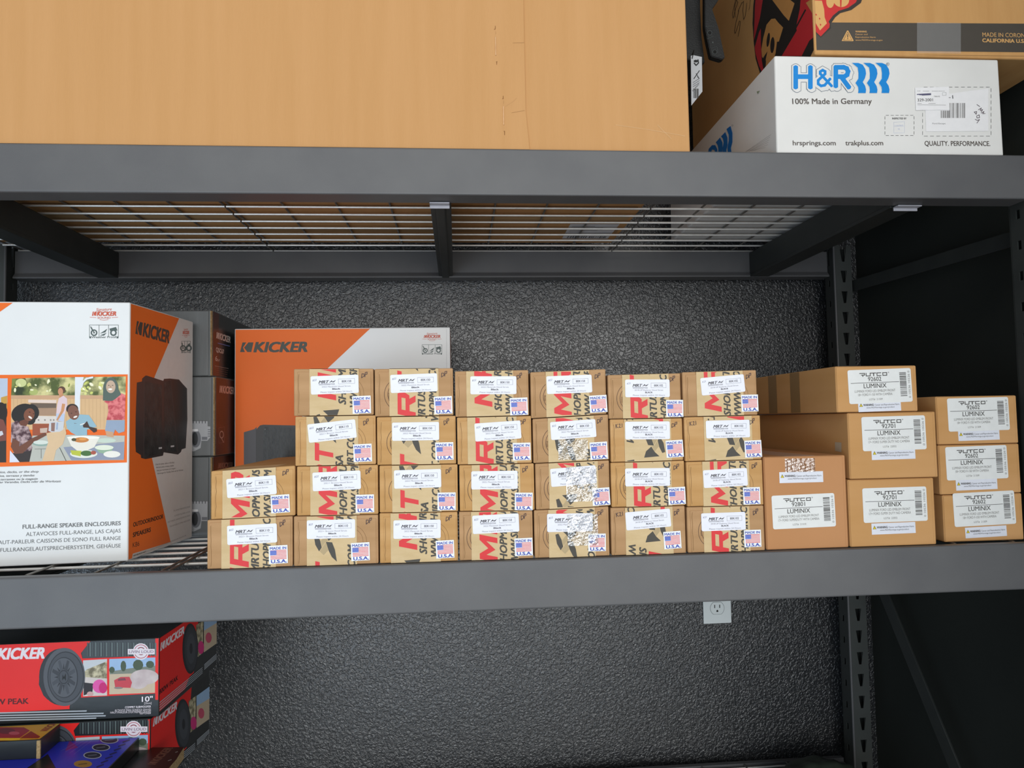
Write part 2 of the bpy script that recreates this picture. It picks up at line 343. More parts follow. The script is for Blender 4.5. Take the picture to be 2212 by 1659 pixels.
def post(xf0, xf1, y0, y1, face_y, side, name='upright_post'):
    """C shaped upright; slotted face at face_y, side wall on the shelf side, return lip on the other"""
    b = MB(); zb, zt = ZF+.001, ZU+.0003; t = .002; pitch = .0508
    y_in = face_y+(.041 if face_y > 1.3 else .041)
    # slotted front face with tapering holes
    xa, xb = xf0, xf1; hx0, hx1 = xa+(xb-xa)*.38, xa+(xb-xa)*.72
    b.box(xa, hx0, face_y, face_y+t, zb, zt, POSTP, 0); b.box(hx1, xb, face_y, face_y+t, zb, zt, POSTP, 0)
    z = zb+.02
    while z < zt-.06:
        for (za, zc) in ((z, z+.022),): b.box(hx0, hx1, face_y, face_y+t, za, zc, POSTP, 0)
        # wedges narrowing the hole towards its foot
        z0, z1 = z+.022, z+pitch; cx = (hx0+hx1)/2
        for sx, xo in ((1, hx0), (-1, hx1)):
            w_ = (hx1-hx0)*.30*sx
            q = [(xo, z0), (xo+w_, z0), (xo, z1)]
            b.add([(x, face_y, zz) for x, zz in q]+[(x, face_y+t, zz) for x, zz in q], [(0, 1, 2), (3, 5, 4), (0, 3, 4, 1), (1, 4, 5, 2), (2, 5, 3, 0)], POSTP)
        z += pitch
    # side walls
    inner = xa if side > 0 else xb; outer = xb if side > 0 else xa
    s_ = 1 if side > 0 else -1
    xs = sorted((inner, inner+s_*t))
    ym = face_y+.024
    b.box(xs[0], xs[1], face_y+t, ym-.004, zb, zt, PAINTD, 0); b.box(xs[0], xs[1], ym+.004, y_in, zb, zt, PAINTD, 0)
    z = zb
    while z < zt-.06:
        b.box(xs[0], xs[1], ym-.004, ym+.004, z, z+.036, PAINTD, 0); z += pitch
    xs = sorted((outer, outer-s_*t)); b.box(xs[0], xs[1], face_y+t, face_y+.02, zb, zt, PAINTD, 0)
    # rounded corner bead, the edge highlight put into its lighter paint
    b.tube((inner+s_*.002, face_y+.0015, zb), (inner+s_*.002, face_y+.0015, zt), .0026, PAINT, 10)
    lx = sorted((outer+s_*.004, outer+s_*.016)); b.box(lx[0], lx[1], face_y+.036, face_y+.041, zb, zt, POSTP, .001)
    b.box(min(inner, outer+s_*.016), max(inner, outer+s_*.016), face_y+.0405, face_y+.0425, zb, zt, PAINTD, 0)
    return b.build(name, rack)
post(.922, .967, 0, 0, 1.640, 1); post(-1.052, -.9945, 0, 0, 1.640, -1)
post(.9230, .982, 0, 0, 1.052, 1); post(-1.060, -1.0025, 0, 0, 1.052, -1)
def bar(y0, z0, y1, z1, h, x0, x1, name='side_brace', mat=PAINTD):
    d = Vector((0, y1-y0, z1-z0)).normalized(); n = Vector((0, -d.z, d.y))*h/2; a = Vector((0, y0, z0)); c = Vector((0, y1, z1))
    q = []
    for s_ in (-1, 1):
        for (p, x) in ((a, x0), (a, x1), (c, x1), (c, x0)): r = p+n*s_; q.append((x, r.y, r.z))
    b = MB(); b.hexa(q, mat, .001); return b.build(name, rack)
for x0, x1 in ((.9705, .9755), (-1.0800, -1.0760)):
    bar(1.670, .313, 1.085, .298, .028, x0, x1)
    bar(1.670, -.285, 1.085, -1.08, .034, x0, x1)
    bar(1.670, -1.30, 1.085, -1.32, .028, x0, x1)
# ------------------------------------------------------------------ wire decks
def deck(x0, x1, z, label, group):
    z += .0036
    b = MB(); ys = [1.090+.0483*i for i in range(13)]; ys[0] = 1.0785; ys[-1] = 1.677
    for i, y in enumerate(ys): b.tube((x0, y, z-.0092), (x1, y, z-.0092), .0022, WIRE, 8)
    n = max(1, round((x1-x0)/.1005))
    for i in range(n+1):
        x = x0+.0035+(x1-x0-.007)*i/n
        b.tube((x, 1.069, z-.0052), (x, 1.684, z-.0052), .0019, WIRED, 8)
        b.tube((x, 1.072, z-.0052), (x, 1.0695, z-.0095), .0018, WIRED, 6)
    tag(b.build('wire_deck', None), label, 'wire shelf deck', group)
for z, nm in ((ZU, 'upper'), (ZL, 'middle')):
    for x0, x1, lb in ((-.990, -.4235, 'left'), (-.4205, .3805, 'wide centre'), (.3835, .884, 'narrow right')):
        what = {'upper': 'upper shelf', 'middle': 'middle shelf'}[nm]
        deck(x0, x1, z, f'{lb} section of zinc wire decking, {what}', f'wire decking of the {nm} shelf')
b = MB()
for i in range(13):
    y = 1.0785+.0498*i; b.tube((-.985, y, ZB-.0056), (.884, y, ZB-.0056), .0022, WIRE, 6)
for i in range(19): b.tube((-.98+.1033*i, 1.069, ZB-.0016), (-.98+.1033*i, 1.684, ZB-.0016), .0019, WIRED, 6)
tag(b.build('wire_deck'), 'zinc wire decking on the lowest shelf below the red boxes', 'wire shelf deck')

# ------------------------------------------------------------------ wall outlet
ot = thing('wall_outlet', 'white plastic wall outlet below the middle shelf beam', 'electrical outlet', (.6385, 1.7385, -.515))
b = MB(); b.box(.6035, .6745, 1.7375, 1.7415, -.5135, -.3995, OUTLET, .0015)
b.build('cover_plate', ot)
for zc in (-.4760, -.4370):
    b = MB(); S = Sheet(FY(1.7372), b, .0003)
    r = .0172; pts = [(.6385+r*cos(a), zc+max(-.0142, min(.0142, r*sin(a)))) for a in [2*pi*i/40 for i in range(40)]]
    S.poly([(x, z) for x, z in [( .6385+(p[0]-.6385)*1.05, zc+(p[1]-zc)*1.05) for p in pts]], ink('#6f7878', .6), 0)
    S.poly(pts, OUTLET, 2)
    for dx in (-.0064, .0064): S.rect(.6385+dx-.0011, zc+.0005, .6385+dx+.0011, zc+.0085, ink('#1a1c1c'), 4)
    S.ell(.6385, zc-.0065, .0023, .0025, ink('#1a1c1c'), 4); S.rect(.6362, zc-.0092, .6408, zc-.0066, ink('#1a1c1c'), 4)
    b.build('receptacle', ot)

# ------------------------------------------------------------------ shared artwork
def kicker_word(S, a, b, top, mat, mark=True, bold=.02):
    """the italic bold word with its arrow mark; a,b baseline ends, top a point on the cap line (sheet points)"""
    A, B, C = S.tr(a), S.tr(b), S.tr(top); d = Vector((B[0]-A[0], B[1]-A[1])); L = d.length; d /= L
    h = abs((C[0]-A[0])*-d.y+(C[1]-A[1])*d.x)
    q = Sheet(S.F, S.mb, S.off, S.clip, (A, math.atan2(d.y, d.x), 1))
    mw = L*.20 if mark else 0
    if mark:
        q.poly([(0, 0), (mw*.36, 0), (mw*.22, h*.46), (mw*.46, h), (mw*.18, h)], mat, 2)
        q.poly([(mw*.30, h*.46), (mw*.55, 0), (mw*.84, 0), (mw*1.0, h), (mw*.62, h)], mat, 2)
    q.text('KICKER', mw*1.05, 0, h, L-mw*1.05, mat, 2, bold=.045, shear=.22)
def sound_badge(S, x0, x1, y0, y1, mat):
    """small red word mark with script line above and SOUND below, sheet box"""
    w_, h = x1-x0, y1-y0
    S.ptext('Signature', (x0+w_*.22, y0+h*.74), (x0+w_*.78, y0+h*.80), (x0+w_*.22, y0+h*.98), mat, shear=.3)
    kicker_word(S, (x0+w_*.07, y0+h*.36), (x0+w_*.93, y0+h*.37), (x0+w_*.07, y0+h*.70), mat)
    S.ptext('SOUND', (x0+w_*.27, y0+h*.12), (x0+w_*.73, y0+h*.12), (x0+w_*.27, y0+h*.27), mat, bold=.01)
    S.line([(x0, y0+h*.24), (x0+w_*.22, y0+h*.20)], abs(h)*.03, mat); S.line([(x1, y0+h*.24), (x1-w_*.22, y0+h*.20)], abs(h)*.03, mat)
    S.line([(x0+w_*.35, y0+h*.04), (x0+w_*.5, y0), (x0+w_*.65, y0+h*.04)], abs(h)*.03, mat)
def weather_icon(S, x0, x1, y0, y1, dark, light):
    w_, h = x1-x0, y1-y0; X = lambda a: x0+w_*a; Y = lambda b: y0+h*b; lw = abs(h)*.03
    S.line([(X(0), Y(.08)), (X(0), Y(1)), (X(1), Y(1)), (X(1), Y(.08))], lw, dark); S.line([(X(.33), Y(.15)), (X(.33), Y(1))], lw, dark); S.line([(X(.66), Y(.15)), (X(.66), Y(1))], lw, dark)
    r = abs(h)*.25
    S.ring(X(.16), Y(.42), r*.62, r, dark, 2, n=20); S.ell(X(.16), Y(.42), r*.25, r*.25, dark, 2, 12)
    S.poly([(X(.02), Y(.9)), (X(.08), Y(.62)), (X(.16), Y(.5)), (X(.10), Y(.75))], dark, 2)
    S.line([(X(.05), Y(.85)), (X(.17), Y(.42))], abs(h)*.07, dark, 2)
    S.poly([(X(.36), Y(.35)), (X(.62), Y(.72)), (X(.55), Y(.45))], dark, 2); S.poly([(X(.36), Y(.22)), (X(.60), Y(.42)), (X(.50), Y(.20))], dark, 2)
    S.ring(X(.83), Y(.42), r*.55, r, dark, 2, n=20); S.poly([(X(.69), Y(.72)), (X(.92), Y(.85)), (X(.97), Y(.58)), (X(.72), Y(.55))], dark, 2)
    S.rect(X(0), Y(0), X(.06), Y(.14), dark, 2); S.rect(X(.94), Y(0), X(1), Y(.14), dark, 2)
    S.ptext('Weather Proof', (X(.07), Y(.02)), (X(.93), Y(.03)), (X(.07), Y(.16)), dark, bold=.012)

# ------------------------------------------------------------------ small kraft boxes (hood strut cartons)
FM = FY(1.058)
MLEN = .385
# column, row(1 top..4 bottom), x0,x1 px, top-left,top-right y px, code, model, year, label(x,y,tilt), sticker(x,y,tilt), tape(x0,x1), phase, ring side, note
J, V, X_ = ('80K110', '2021+ Bronco Hood Struts', 'Black'), ('80K150', '2022 Maverick Hood Struts', 'Black'), ('80K102', '2018-UP Explorer Hood Struts', 'BLACK')
MB_ROWS = [
 [None, None, (455, 637, 1018, 1006, J, (489, 1035, 4), (584.6, 1070, 3), (481, 596), .012, 1),
  (447, 631.5, 1124, 1115, J, (490.7, 1136, 2), (580.5, 1179, 2), (479, 596), .040, 1)],
 [(634, 808, 797, 796, V, (671, 813, 2), (761, 856, 2), (669, 776), -.022, 1), (636.6, 812, 900, 897, J, (664, 917, 6), (763, 960, 2), (662, 774), .078, 1),
  (640, 816, 1008, 1004, J, (675, 1021, 2), (768, 1069, 1), (670, 776), .002, 1), (633, 815.6, 1116, 1112, J, (663, 1124, .5), (758, 1173, 2), (662, 769.5), .105, 1)],
 [(809.5, 981, 797, 795, V, (843, 810, 2), (937, 857, 2), (842, 949), .044, -1), (813.5, 985.4, 901, 898, V, (847, 913, .5), (940, 956, 1), (846, 949), .095, -1),
  (818, 988, 1006, 1003, V, (851, 1016, 1), (945, 1064, 0), (846, 952), .078, -1), (817.5, 986.5, 1109, 1106, V, (850, 1124, 0), (941, 1168, 2), (842, 949), -.018, 1)],
 [(984, 1145, 802, 799, V, (1016, 813, 0), (1100.6, 860, 2), (1009, 1111), -.014, 1), (987, 1149, 902, 898, V, (1024.5, 915, 3.5), (1107, 957, 1), (1010, 1116.5), .042, 1),
  (990.5, 1153, 1005, 1001, V, (1018, 1018, 0), (1112, 1064, -1), (1018, 1122), .008, -1), (988.6, 1148, 1106, 1103, V, (1020, 1114, 2), (1111, 1163, 1.5), (1015, 1116), .004, -1)],
 [(1148, 1312.8, 804, 797, V, (1180, 813, 2), (1272, 855, 3), (1181.5, 1275.6), 0, -1), (1151, 1316, 905, 895, V, (1188, 912, 3.5), (1273, 956, 3), (1184, 1283.6), .115, -1),
  (1154.6, 1315.5, 1002, 994, V, (1188, 1013, 4), (1278, 1055, 3), (1184, 1290), -.035, -1), (1150, 1312, 1103, 1094, V, (1181.5, 1110, 0), (1270, 1153, 0), (1181, 1281), .115, -1)],
 [(1316, 1475, 810, 806, X_, (1350, 820, 0), (1438, 864, 0), (1347, 1448), .045, -1), (1318.5, 1476, 906, 903, X_, (1350, 911, 0), (1437, 952, 3), (1349, 1450), .098, 0),
  (1317.5, 1477.6, 1000, 995, X_, (1350, 1012, 0), (1442, 1053, 2), (1349, 1448), .045, -1), (1315, 1476, 1097.5, 1093, X_, (1350, 1107, 4), (1432, 1149, 3), (1346, 1448), .104, 0)],
 [(1478, 1640, 804, 799, X_, (1512, 817, 5), (1600, 853, 1), (1508, 1609), -.006, 1), (1479, 1645, 901, 897, X_, (1524, 909, 1), (1607, 952, 2), (1521, 1625), .094, 0),
  (1480.5, 1646, 998, 993, X_, (1518, 1016, 2.5), (1604, 1053, 1), (1515, 1615.6), 0, 1), (1479, 1645.5, 1096, 1092, X_, (1514, 1109, 1), (1606, 1145, 1), (1513.5, 1613), .044, -1)],
]
LETTERS = {'M': [[(0, 0), (.22, 0), (.22, 1), (0, 1)], [(.78, 0), (1, 0), (1, 1), (.78, 1)], [(.22, .62), (.5, .12), (.5, .52), (.22, 1)], [(.5, .12), (.78, .62), (.78, 1), (.5, .52)]],
 'R': [[(0, 0), (.24, 0), (.24, 1), (0, 1)], [(.24, .78), (1, .78), (.90, 1), (.24, 1)], [(.76, .56), (1, .56), (1, .78), (.76, .78)], [(.24, .34), (.92, .34), (1, .56), (.24, .56)], [(.50, .34), (.70, 0), (.98, 0), (.78, .34)]],
 'T': [[(0, .76), (1, .76), (1, 1), (0, 1)], [(.36, 0), (.62, 0), (.62, .76), (.36, .76)]]}
def tape_print(S, cx, z0, z1, s0, w_, flip):
    """the printed run of the tape: red MRT with the chequered tail, and two lines of black capitals, reading up (or down when flipped)"""
    per = .170; k = 1
    L = [('M', 0, .039), ('R', .041, .078), ('T', .080, .108)]
    def place(u, v):     # u across the tape from the letter tops, v along the run
        return (cx-w_/2+u, z0+v-s0) if not flip else (cx+w_/2-u, z1-(v-s0))
    rot = pi/2 if not flip else -pi/2
    for rep in (-1, 0, 1):
        o = rep*per
        for ch, a, b in L:
            for pc in LETTERS[ch]:
                P = [place(.0385-.0265*hh, o+a+(b-a)*.92*(vv+.0)+.006*hh) for vv, hh in pc]
                S.poly(P, REDI, k+1)
        # chequered swoosh
        q = lambda u, v: place(u, o+.112+v)
        dk = ink('#45413a', .5)
        g = lambda pts: [q(.010+X*.00027, -.002+Y*.00023) for X, Y in pts]; lt = ink('#b39d76', .5)
        for pts in ([(0, 170), (17, 176), (34, 135), (42, 92), (28, 68), (8, 110)], [(34, 197), (122, 204), (110, 162), (79, 132), (60, 168)], [(64, 126), (97, 122), (112, 75), (122, 0), (95, 30), (78, 72)]): S.poly(g(pts), dk, k)
        for pts in ([(45, 90), (63, 122), (76, 72), (52, 44), (31, 68)], [(37, 133), (60, 165), (76, 130), (62, 126), (44, 95)]): S.poly(g(pts), lt, k)
        for t, u, h, n0, n1 in (('SHOPMRTUSA', .0525, .0105, -.006, .092), ('WWW.SHOPMRT.COM', .0690, .0105, -.010, .134)):
            for rr in (0,):
                x, y = place(u, o+n0); S.text(t, x, y, h, n1-n0, dk, k+1, bold=.035, shear=.25, rot=rot, res=2)
def flag_sticker(b, F, P, tilt, w_=.0268):
    S = Sheet(F, b, .0011, None, (P, radians(tilt), w_/100))
    S.rrect(0, -97, 100, 0, 1, WHITE, 0)
    S.text('MADE IN', 7, -21, 13, 86, BLUEI, 2, bold=.03)
    for i in range(7): S.rect(8, -25-3.5-i*7.4, 94, -25-i*7.4, REDI, 1)
    S.rect(7, -51, 41, -26, ink('#4a63bf', .4), 2)
    for r in range(4):
        for c in range(5): S.ell(11+c*6.6, -29.5-r*6, 1.1, 1.1, WHITE, 3, 5)
    S.text('U.S.A.', 12, -93, 17, 82, BLUEI, 2, bold=.035)
def strut_label(b, F, P, tilt, info, w_=.0690, tiny=True):
    S = Sheet(F, b, .0008, None, (P, radians(tilt), w_/100))
    S.rrect(0, -39, 100, 0, 3.2, PAPER, 0)
    D = ink('#4e4c50', .6); G = ink('#7f7d82', .6)
    S.text('MRT', 16.5, -16, 6, 22, D, 2, bold=.03, shear=.35)
    S.poly([(38, -15.5), (44, -10), (47, -15.5), (44.5, -13)], D, 2); S.poly([(44, -14), (53, -9.6), (48.5, -14.5), (46, -12.5)], D, 2)
    S.line([(16.5, -17.4), (50, -17.4)], .6, D); S.text('WWW.SHOPMRT.COM', 17, -20, 1.7, 33, G, 2, bold=.02)
    S.line([(58, -8), (92, -8), (92, -18.5), (58, -18.5), (58, -8)], .5, G)
    S.text(info[0], 75, -15.6, 4.6, 20, D, 2, bold=.012, align='C')
    S.text(info[1], 53, -25, 3.0, 60 if len(info[1]) < 26 else 64, G, 2, align='C')
    S.text(info[2], 53, -30.3, 3.3, 16.5, D, 2, bold=.03, align='C')
    S.text('Please inspect within 24 Hours', 53, -36.2, 3.0, 66 if info[2] == 'Black' else 72, G, 2, align='C')
    if tiny: S.text({'80K102': 'K21'}.get(info[0], 'B22'), 4, -11, 3.6, 9, ink('#5a5f78'), 2, shear=.3, rot=.15)
def strut_box(c, r, d, zb_l, zb_r, zt_l, zt_r, label):
    x0p, x1p, _, _, info, lab, stk, tp, s0, ring = d
    flip = ring == 0
    x0, x1 = FM.uv(x0p, 950)[0], FM.uv(x1p, 950)[0]
    rnd = random.Random(c*10+r); y0 = 1.058; j = lambda a: rnd.uniform(-a, a)
    t = thing('cardboard_box', label, 'cardboard box', ((x0+x1)/2, y0+MLEN/2, min(zb_l, zb_r)), 'small kraft boxes stacked on the middle shelf')
    b = MB(); cm = CARD[(c*3+r*2) % 3] if not (c in (2, 4) and r > 1) else CARD[2 if c == 4 else 0]
    if c == 4 and r == 4: cm = CARD[2]
    ex = .0006; yb = y0+MLEN+j(.006)
    b.hexa([(x0+.0004, y0+.0012, zb_l), (x1-.0004, y0+.0012, zb_r), (x1-.001, yb, zb_r), (x0+.001, yb, zb_l),
            (x0+.0004, y0+.0012, zt_l), (x1-.0004, y0+.0012, zt_r), (x1-.001, yb, zt_r), (x0+.001, yb, zt_l)], cm, .0016, 3)
    b.build('carton', t)
    # tuck flap standing just proud of the end, a little smaller than the face
    b = MB(); il, ir, it, ib = .0055+j(.0015), .0030+j(.001), .0045+j(.001), .0008
    L = lambda u: zb_l+(zb_r-zb_l)*u; Tt = lambda u: zt_l+(zt_r-zt_l)*u
    b.hexa([(x0+il, y0+.0002, L(0)+ib), (x1-ir, y0+.0002, L(1)+ib), (x1-ir, y0+.003, L(1)+ib), (x0+il, y0+.003, L(0)+ib),
            (x0+il+j(.001), y0+.0002, Tt(0)-it), (x1-ir, y0+.0002, Tt(1)-it), (x1-ir, y0+.003, Tt(1)-it), (x0+il, y0+.003, Tt(0)-it)], cm, .0007, 2)
    # worn crease line down the left of the flap
    S = Sheet(FY(y0), b, .0001); pts = []
    for i in range(9): pts.append((x0+il+.002+j(.0007), zb_l+.004+(zt_l-zb_l-.012)*i/8))
    S.line(pts, .0005, ink('#8a673f', .8), 1)
    xm = (x0+x1)/2; zm = (zb_l+zt_l)/2-.003
    if ring:
        cx = xm+ring*.0185; S.clip = (x0+il, x1-ir, zb_l, zt_l-it)
        for r0 in (.0255, .0205): S.ring(cx, zm, r0-.0003 if ring > 0 else r0-.0006, r0, ink('#7a5a3a', .8) if ring > 0 else ink('#55423a', .8), 1, n=44)
        S.clip = None
    if ring < 0: S.text('azing', x0+.0225, zm-.006, .003, None, ink('#6a523c', .8), 1, rot=pi/2)
    fl = b.build('end_flap', t)
    # handwriting
    b = MB(); S = Sheet(FY(y0), b, .0004, None, ((x1-.0175, zt_r-.014+j(.001)), radians(12+j(6)), .001)); hw = ink('#3b2c3a', .6)
    S.line([(0, 0), (1.4, 6), (4.2, 5.4), (4.4, 2.2), (.4, .2)], .75, hw); S.line([(5, .6), (6.4, 7.2), (9.2, 7.4), (8.6, 4.4), (5.8, 4)], .75, hw)
    b.build('handwriting', t)
    if flip:
        b = MB(); S = Sheet(FY(y0), b, .0004, None, ((x0+.009, zt_l-.0135), radians(8+j(3)), .001))
        S.line([(0, 0), (.4, 6)], .7, hw); S.line([(3, 6), (.3, 3), (3.4, .2)], .7, hw); S.line([(4.6, 5.4), (7, 5.8), (6.4, 3), (4.8, .6), (8, .4)], .7, hw); S.line([(9.6, .4), (9.9, 6)], .7, hw)
        b.build('handwriting', t)
    # printed paper tape wrapping over top and end
    a0, a1 = FM.uv(tp[0], 950)[0], FM.uv(tp[1], 950)[0]; f = lambda x: (x-x0)/(x1-x0)
    b = MB(); F = FY(y0); cl = (a0, a1, zb_l-.002, max(zt_l, zt_r))
    S = Sheet(F, b, .0004, None)
    S.poly([(a0, L(f(a0))+.0003), (a1, L(f(a1))+.0003), (a1, Tt(f(a1))-.0004), (a0, Tt(f(a0))-.0004)], PAPERTAPE, 0)
    tz = max(Tt(f(a0)), Tt(f(a1)))
    S.clip = (a0, a1, max(L(f(a0)), L(f(a1)))+.0004, min(Tt(f(a0)), Tt(f(a1)))-.0005)
    tape_print(S, (a0+a1)/2, min(L(f(a0)), L(f(a1))), max(Tt(f(a0)), Tt(f(a1))), s0, a1-a0, flip)
    for q in (a0, a1):
        for (p0, p1) in (((q, y0-.0004, Tt(f(q))), (q, y0+.05, Tt(f(q)))),): pass
    b.face([(a0, y0+.0004, Tt(f(a0))+.0003), (a1, y0+.0004, Tt(f(a1))+.0003), (a1, y0+.07, Tt(f(a1))+.0003), (a0, y0+.07, Tt(f(a0))+.0003)], PAPERTAPE)
    b.build('printed_tape', t)
    b = MB(); lw = {0: .0700, 1: .0692}.get(c, .0690)
    strut_label(b, F, FM.uv(lab[0], lab[1]), lab[2]-.6, info, lw, not flip); b.build('address_label', t)
    b = MB(); flag_sticker(b, F, FM.uv(stk[0], stk[1]), stk[2]-.6); b.build('flag_sticker', t)
    if c == 4 and r >= 2:
        pr = {2: (1205, 950, 1270, 992), 3: (1222, 1010, 1290, 1082), 4: (1225, 1112, 1292, 1177)}[r]
        u0, v1 = FM.uv(pr[0], pr[1]); u1, v0 = FM.uv(pr[2], pr[3]); b = MB(); S = Sheet(F, b, .0018); n = 14
        for i in range(n):
            for k in range(n):
                f_ = lambda a, bb: (u0+(u1-u0)*a/n, v0+(v1-v0)*bb/n)
                g_ = lambda a, bb: F.at(*f_(a, bb), .0018+.0004*sin(a*5.1+bb*3.7)+.0003*sin(bb*4.3-a*2.2))
                b.face([g_(i, k), g_(i+1, k), g_(i+1, k+1), g_(i, k+1)], CLEAR)
        tag(b.build('clear_tape', t), 'crinkled shiny clear tape over the label')
COLN = ['leftmost column', 'second column from left', 'third column from left', 'fourth column from left', 'fifth column from left', 'sixth column from left', 'seventh, rightmost column']
ROWN = {1: 'topmost', 2: 'second down', 3: 'third down', 4: 'bottom'}
for c, rows in enumerate(MB_ROWS):
    n = len(rows); zs = [None]*5      # level k = top of row k+1, level 4 = shelf
    for r in range(4):
        if rows[r]:
            d = rows[r]; zs[r] = (FM.uv(d[0], d[2])[1], FM.uv(d[1], d[3])[1])
    zs[4] = (ZL-.0002, ZL-.0002)
    for r in range(4):
        if rows[r]:
            d = rows[r]; nm = ROWN[r+1] if c else ('upper' if r == 2 else 'bottom')
            name = {'80K110': 'Bronco', '80K150': 'Maverick', '80K102': 'Explorer'}[d[4][0]]
            prt = 'red lettered' if d[9] else ('black lettered')
            extra = ' and shiny patch' if (c == 4 and r >= 1) else (' and written K21' if d[9] == 0 else '')
            strut_box(c, r+1, d, zs[r+1][0]+.0008, zs[r+1][1]+.0008, zs[r][0], zs[r][1], f'kraft box with {prt} tape{extra}, {nm} in {COLN[c]}')

# ------------------------------------------------------------------ plain kraft cartons with white product labels
def putco_label(b, F, P, tilt, w_, num, l2, lot, digits='0 10536 10226 4'):
    S = Sheet(F, b, .0004, None, (P, radians(tilt), w_/100)); D = ink('#45423f', .6); G = ink('#77736f', .6)
    S.rrect(0, -51, 100, 0, 3, ink('#e4e5e3', .45), 0)
    # angular word mark drawn from bars
    def bars(x, y, w2, h, segs):
        for a, c, e, g in segs: S.rect(x+a*w2, y+c*h, x+e*w2, y+g*h, D, 2)
    y, h = -10.2, 5.2; w2 = 7.4; x = 20
    bars(x, y, w2, h, [(-.2, .78, 1, 1), (.15, .30, 1, .52), (.85, .3, 1, 1), (.42, -.1, .6, .5)])
    bars(x+8.6, y, w2, h, [(0, 0, .16, 1), (0, 0, 1, .22), (.84, 0, 1, 1)])
    bars(x+16.6, y, w2+1, h, [(-.1, .78, 1, 1), (.42, 0, .6, 1)])
    bars(x+25.6, y, w2, h, [(0, 0, .16, 1), (0, 0, 1, .22), (0, .78, 1, 1)])
    bars(x+34.8, y, w2, h, [(0, 0, .16, 1), (0, 0, 1, .22), (0, .78, 1, 1), (.84, 0, 1, 1)])
    S.ring(x+44.5, y+4.8, .5, .9, D, 2, n=12)
    S.text(num, 42, -17.6, 6.2, 21, D, 2, align='C', bold=.006)
    S.rect(4, -20.3, 80.5, -19.6, D, 1)
    S.text('LUMINIX', 42, -28, 6.6, 36, D, 2, align='C', bold=.006)
    S.text('LUMINIX FORD LED EMBLEM FRONT', 41.5, -34.2, 3.5, 64, G, 2, align='C')
    S.text(l2, 41.5, -39.6, 3.5, 65 if 'SUPER' in l2 else 54, G, 2, align='C')
    S.text('LOT#  '+lot, 42, -46.4, 2.7, 21, G, 2, align='C')
    S.barcode(81.5, -42, 92, -6, D, 2, True, seed=int(num))
    S.text(digits, 97.6, -45, 3, 41, G, 2, rot=pi/2)
def warn_label(b, F, P, tilt, w_):
    S = Sheet(F, b, .0003, None, (P, radians(tilt), w_/100)); D = ink('#45423f', .6)
    S.rect(0, -24, 100, 0, ink('#dfe1ea', .45), 0)
    S.poly([(2.5, -12.5), (11, -12.5), (6.7, -4.5)], D, 1); S.poly([(3.6, -11.9), (9.9, -11.9), (6.7, -5.9)], ink('#e6cf1e', .5), 2); S.rect(6.3, -9.6, 7.1, -7.4, D, 3); S.rect(6.3, -11, 7.1, -10.2, D, 3)
    S.text('WARNING:', 12, -11, 4.4, 25, D, 2, bold=.03); S.text('Cancer and Reproductive Harm.', 39, -11, 3.6, 58, D, 2)
    S.text('www.P65Warnings.ca.gov/product', 19, -16.5, 3.3, 66, D, 2)
def led_box(label, y, x0, x1, z0, z1, depth, lab, warn, num, l2, lot, mat=CARD_PUT, tapes=None):
    t = thing('cardboard_box', label, 'cardboard box', ((x0+x1)/2, y+depth/2, z0), 'kraft cartons with white product labels')
    b = MB(); b.hexa([(x0, y+.0008, z0), (x1, y+.0008, z0), (x1, y+depth, z0), (x0, y+depth, z0), (x0, y+.0008, z1), (x1, y+.0008, z1), (x1, y+depth, z1), (x0, y+depth, z1)], mat, .0022, 3); b.build('carton', t)
    b = MB(); b.box(x0+.0012, x1-.0045, y, y+.003, z0+.0008, z1-.0012, mat, .001); b.build('end_flap', t)
    F = FY(y)
    b = MB(); putco_label(b, F, F.uv(*lab[:2]), lab[2], lab[3], num, l2, lot, '0 10536 10226 '+num[-2]); b.build('product_label', t)
    b = MB(); warn_label(b, F, F.uv(*warn[:2]), warn[2], warn[3]); b.build('warning_label', t)
    return t
Fp = FY(1.06)
zs0 = ZL-.0001
t = led_box('large reddish kraft carton with silver tape above its label, right of small boxes', 1.06, .4705, .6020, zs0+.0006, -.0640, .36, (1666, 1071, 1, .1005), (1683, 1020, 0, .070), '92801', '17+ FORD SUPERDUTY WITH CAMERA', '21310', CARD_RED)
b = MB(); F = FY(1.06); u0, v1 = F.uv(1695, 991); u1, v0 = F.uv(1761, 1019)
for i in range(20):
    for k in range(10):
        g_ = lambda a, bb: F.at(u0+(u1-u0)*a/20, v0+(v1-v0)*bb/10, .0006+.0003*sin(a*7.1+bb*3.7)+.0002*sin(bb*6.3-a*4.2))
        b.face([g_(i, k), g_(i+1, k), g_(i+1, k+1), g_(i, k+1)], CLEAR)
tag(b.build('clear_tape', t), 'crinkled shiny strip of clear tape')
b = MB(); b.box((u0+u1)/2-.024, (u0+u1)/2+.024, 1.062, 1.36, -.0640, -.0636, FILM, 0); tag(b.build('clear_tape', t), 'clear tape along the carton top')
led_box('square kraft carton at shelf level right of the reddish carton, label number 92701', 1.06, .6045, .7450, zs0+.0006, -.1025, .42, (1862, 1055, .3, .1045), (1882, 1131, .5, .0715), '92701', '17+ FORD SUPER DUTY NO CAMERA', '22032')
t = led_box('square kraft carton standing on the 92701 carton and holding the top carton', 1.06, .6085, .7530, -.1018, .0012, .42, (1860, 901, .6, .1045), (1882, 970, .5, .0715), '92701', '17+ FORD SUPER DUTY NO CAMERA', '22032')
b = MB(); FL = Face((.6083, 0, 0), (0, -1, 0)); S = Sheet(FL, b, .0003, cmap=lambda x, y: (x, y))
S.poly([(1804, 955), (1818, 956), (1818, 977), (1804, 974)], ink('#b3a28a', .4), 0); b.build('tape_end', t)
